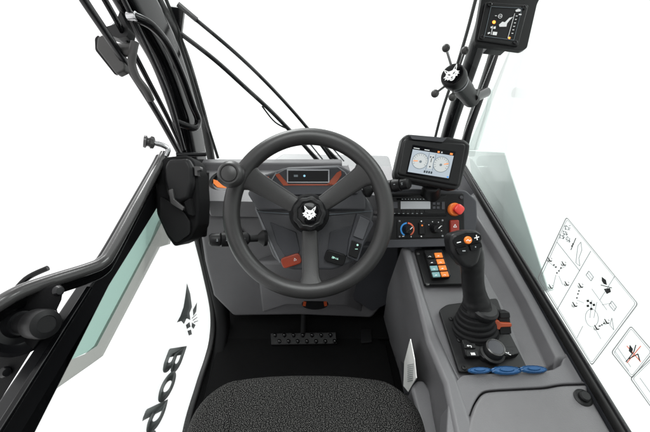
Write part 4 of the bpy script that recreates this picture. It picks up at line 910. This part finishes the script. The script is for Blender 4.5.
# knob with ball levers
tk = thing('locking_knob', V(462, 90, .80), 'black cylindrical locking knob with emblem and four ball ended levers', 'knob')
a0 = V(472, 100, .86); a1 = V(452, 74.5, .755); ax = (a1-a0).normalized(); LL = (a1-a0).length
b = NB(); lathe(b, a0, ax, [(.020, 0), (.021, .006), (.021, LL*.35), (.0225, LL*.4), (.0225, LL*.75), (.026, LL*.8), (.028, LL*.86), (.028, LL*.96), (.026, LL)], 36); kb_ = obj('knob_body', b, black, tk)
b = NB(); lathe(b, a1, ax, [(.024, -.001), (.024, .0015), (.022, .002), (0, .002)], 36); bd2 = obj('badge', b, gloss, kb_)
uu = (rt-ax*rt.dot(ax)).normalized(); vv = ax.cross(uu)
if vv.dot(up) < 0: vv = -vv
f = Fr(a1+ax*.0021, uu, vv, .0168); f.n = ax; cat_logo(f, bd2, white, ink, 0)
b = NB(); lathe(b, a0+ax*LL*.70, ax, [(.0228, 0), (.0236, .001), (.0236, .003), (.0228, .004)], 36); obj('trim_ring', b, silver, kb_)
for (x, y) in ((446, 48), (465, 50.5), (435, 93.5), (452.5, 97)):
    s0 = a1-ax*.02; e0 = V(x, y, .765); dd_ = (e0-s0).normalized()
    b = NB(); cyl(b, s0+dd_*.018, e0, .0028, .0028, 10); lv = obj('lever', b, tubemat, tk)
    b = NB(); bmesh.ops.create_uvsphere(b, u_segments=20, v_segments=12, radius=.0092, matrix=Matrix.Translation(e0)); obj('ball_end', b, handlegrey, lv)
b = NB(); cyl(b, V(470, 99, .86), V(486, 92, .95), .014); obj('clamp', b, satin, tk)
b = NB(); cyl(b, V(476, 92, .84), V(474, 98, .83), .010); obj('clamp_screw', b, black, tk)

# ================================================================= CAB ROOF AND REAR (unseen, added to block light and darken reflections)
rf = thing('unseen_cab_roof', (0, .1, 1.5), 'unseen dark cab roof round a clear hatch, added to block light', 'roof')
b = NB(); box(b, -.47, -.30, -.65, .88, 1.48, 1.53); box(b, .30, .51, -.65, .88, 1.48, 1.53); box(b, -.2999, .2999, .60, .88, 1.48, 1.53); box(b, -.2999, .2999, -.65, -.15, 1.48, 1.53); obj('headlining', b, matte, rf)
b = NB(); box(b, -.299, .299, -.149, .599, 1.50, 1.505); obj('roof_glass', b, clear, rf)
rb = thing('unseen_rear_wall', (0, -.7, .5), 'unseen dark rear wall of the cab, added to block light', 'wall')
b = NB(); box(b, -.47, .47, -.70, -.66, 0, 1.1); box(b, -.47, -.30, -.70, -.66, 1.1, 1.5); box(b, .30, .47, -.70, -.66, 1.1, 1.5); obj('rear_panel', b, matte, rb)

# ================================================================= CAMERA, LIGHT
cam = bpy.data.cameras.new('camera'); co = bpy.data.objects.new('camera', cam); COL.objects.link(co)
cam.sensor_width = 36; cam.lens = F/650*36; co.location = CAM; co.rotation_euler = (math.pi/2-PITCH, 0, 0); cam.clip_start = .01; cam.clip_end = 200
SC.camera = co
w = bpy.data.worlds.new('World'); SC.world = w; w.use_nodes = True
bg = w.node_tree.nodes['Background']; bg.inputs[0].default_value = (1, 1, 1, 1); bg.inputs[1].default_value = 1.45
def area(loc, tgt, size, power, sy=None):
    l = bpy.data.lights.new('studio_lamp', 'AREA'); l.energy = power; l.size = size
    if sy: l.shape = 'RECTANGLE'; l.size_y = sy
    o = bpy.data.objects.new('studio_lamp', l); COL.objects.link(o); o.location = loc
    o.rotation_euler = (Vector(tgt)-Vector(loc)).to_track_quat('-Z', 'Y').to_euler(); return o
area((-.1, .3, 2.6), (0, .6, .5), 1.2, 40)
area((-.9, 2.9, 2.5), (0, .6, .5), 1.3, 75)
area((2.1, 1.3, 2.3), (.3, .5, .5), 1.0, 35)
SC.view_settings.view_transform = 'Standard'; SC.view_settings.look = 'None'; SC.view_settings.exposure = 0; SC.view_settings.gamma = 1
SC.cycles.max_bounces = 8; SC.cycles.transparent_max_bounces = 12
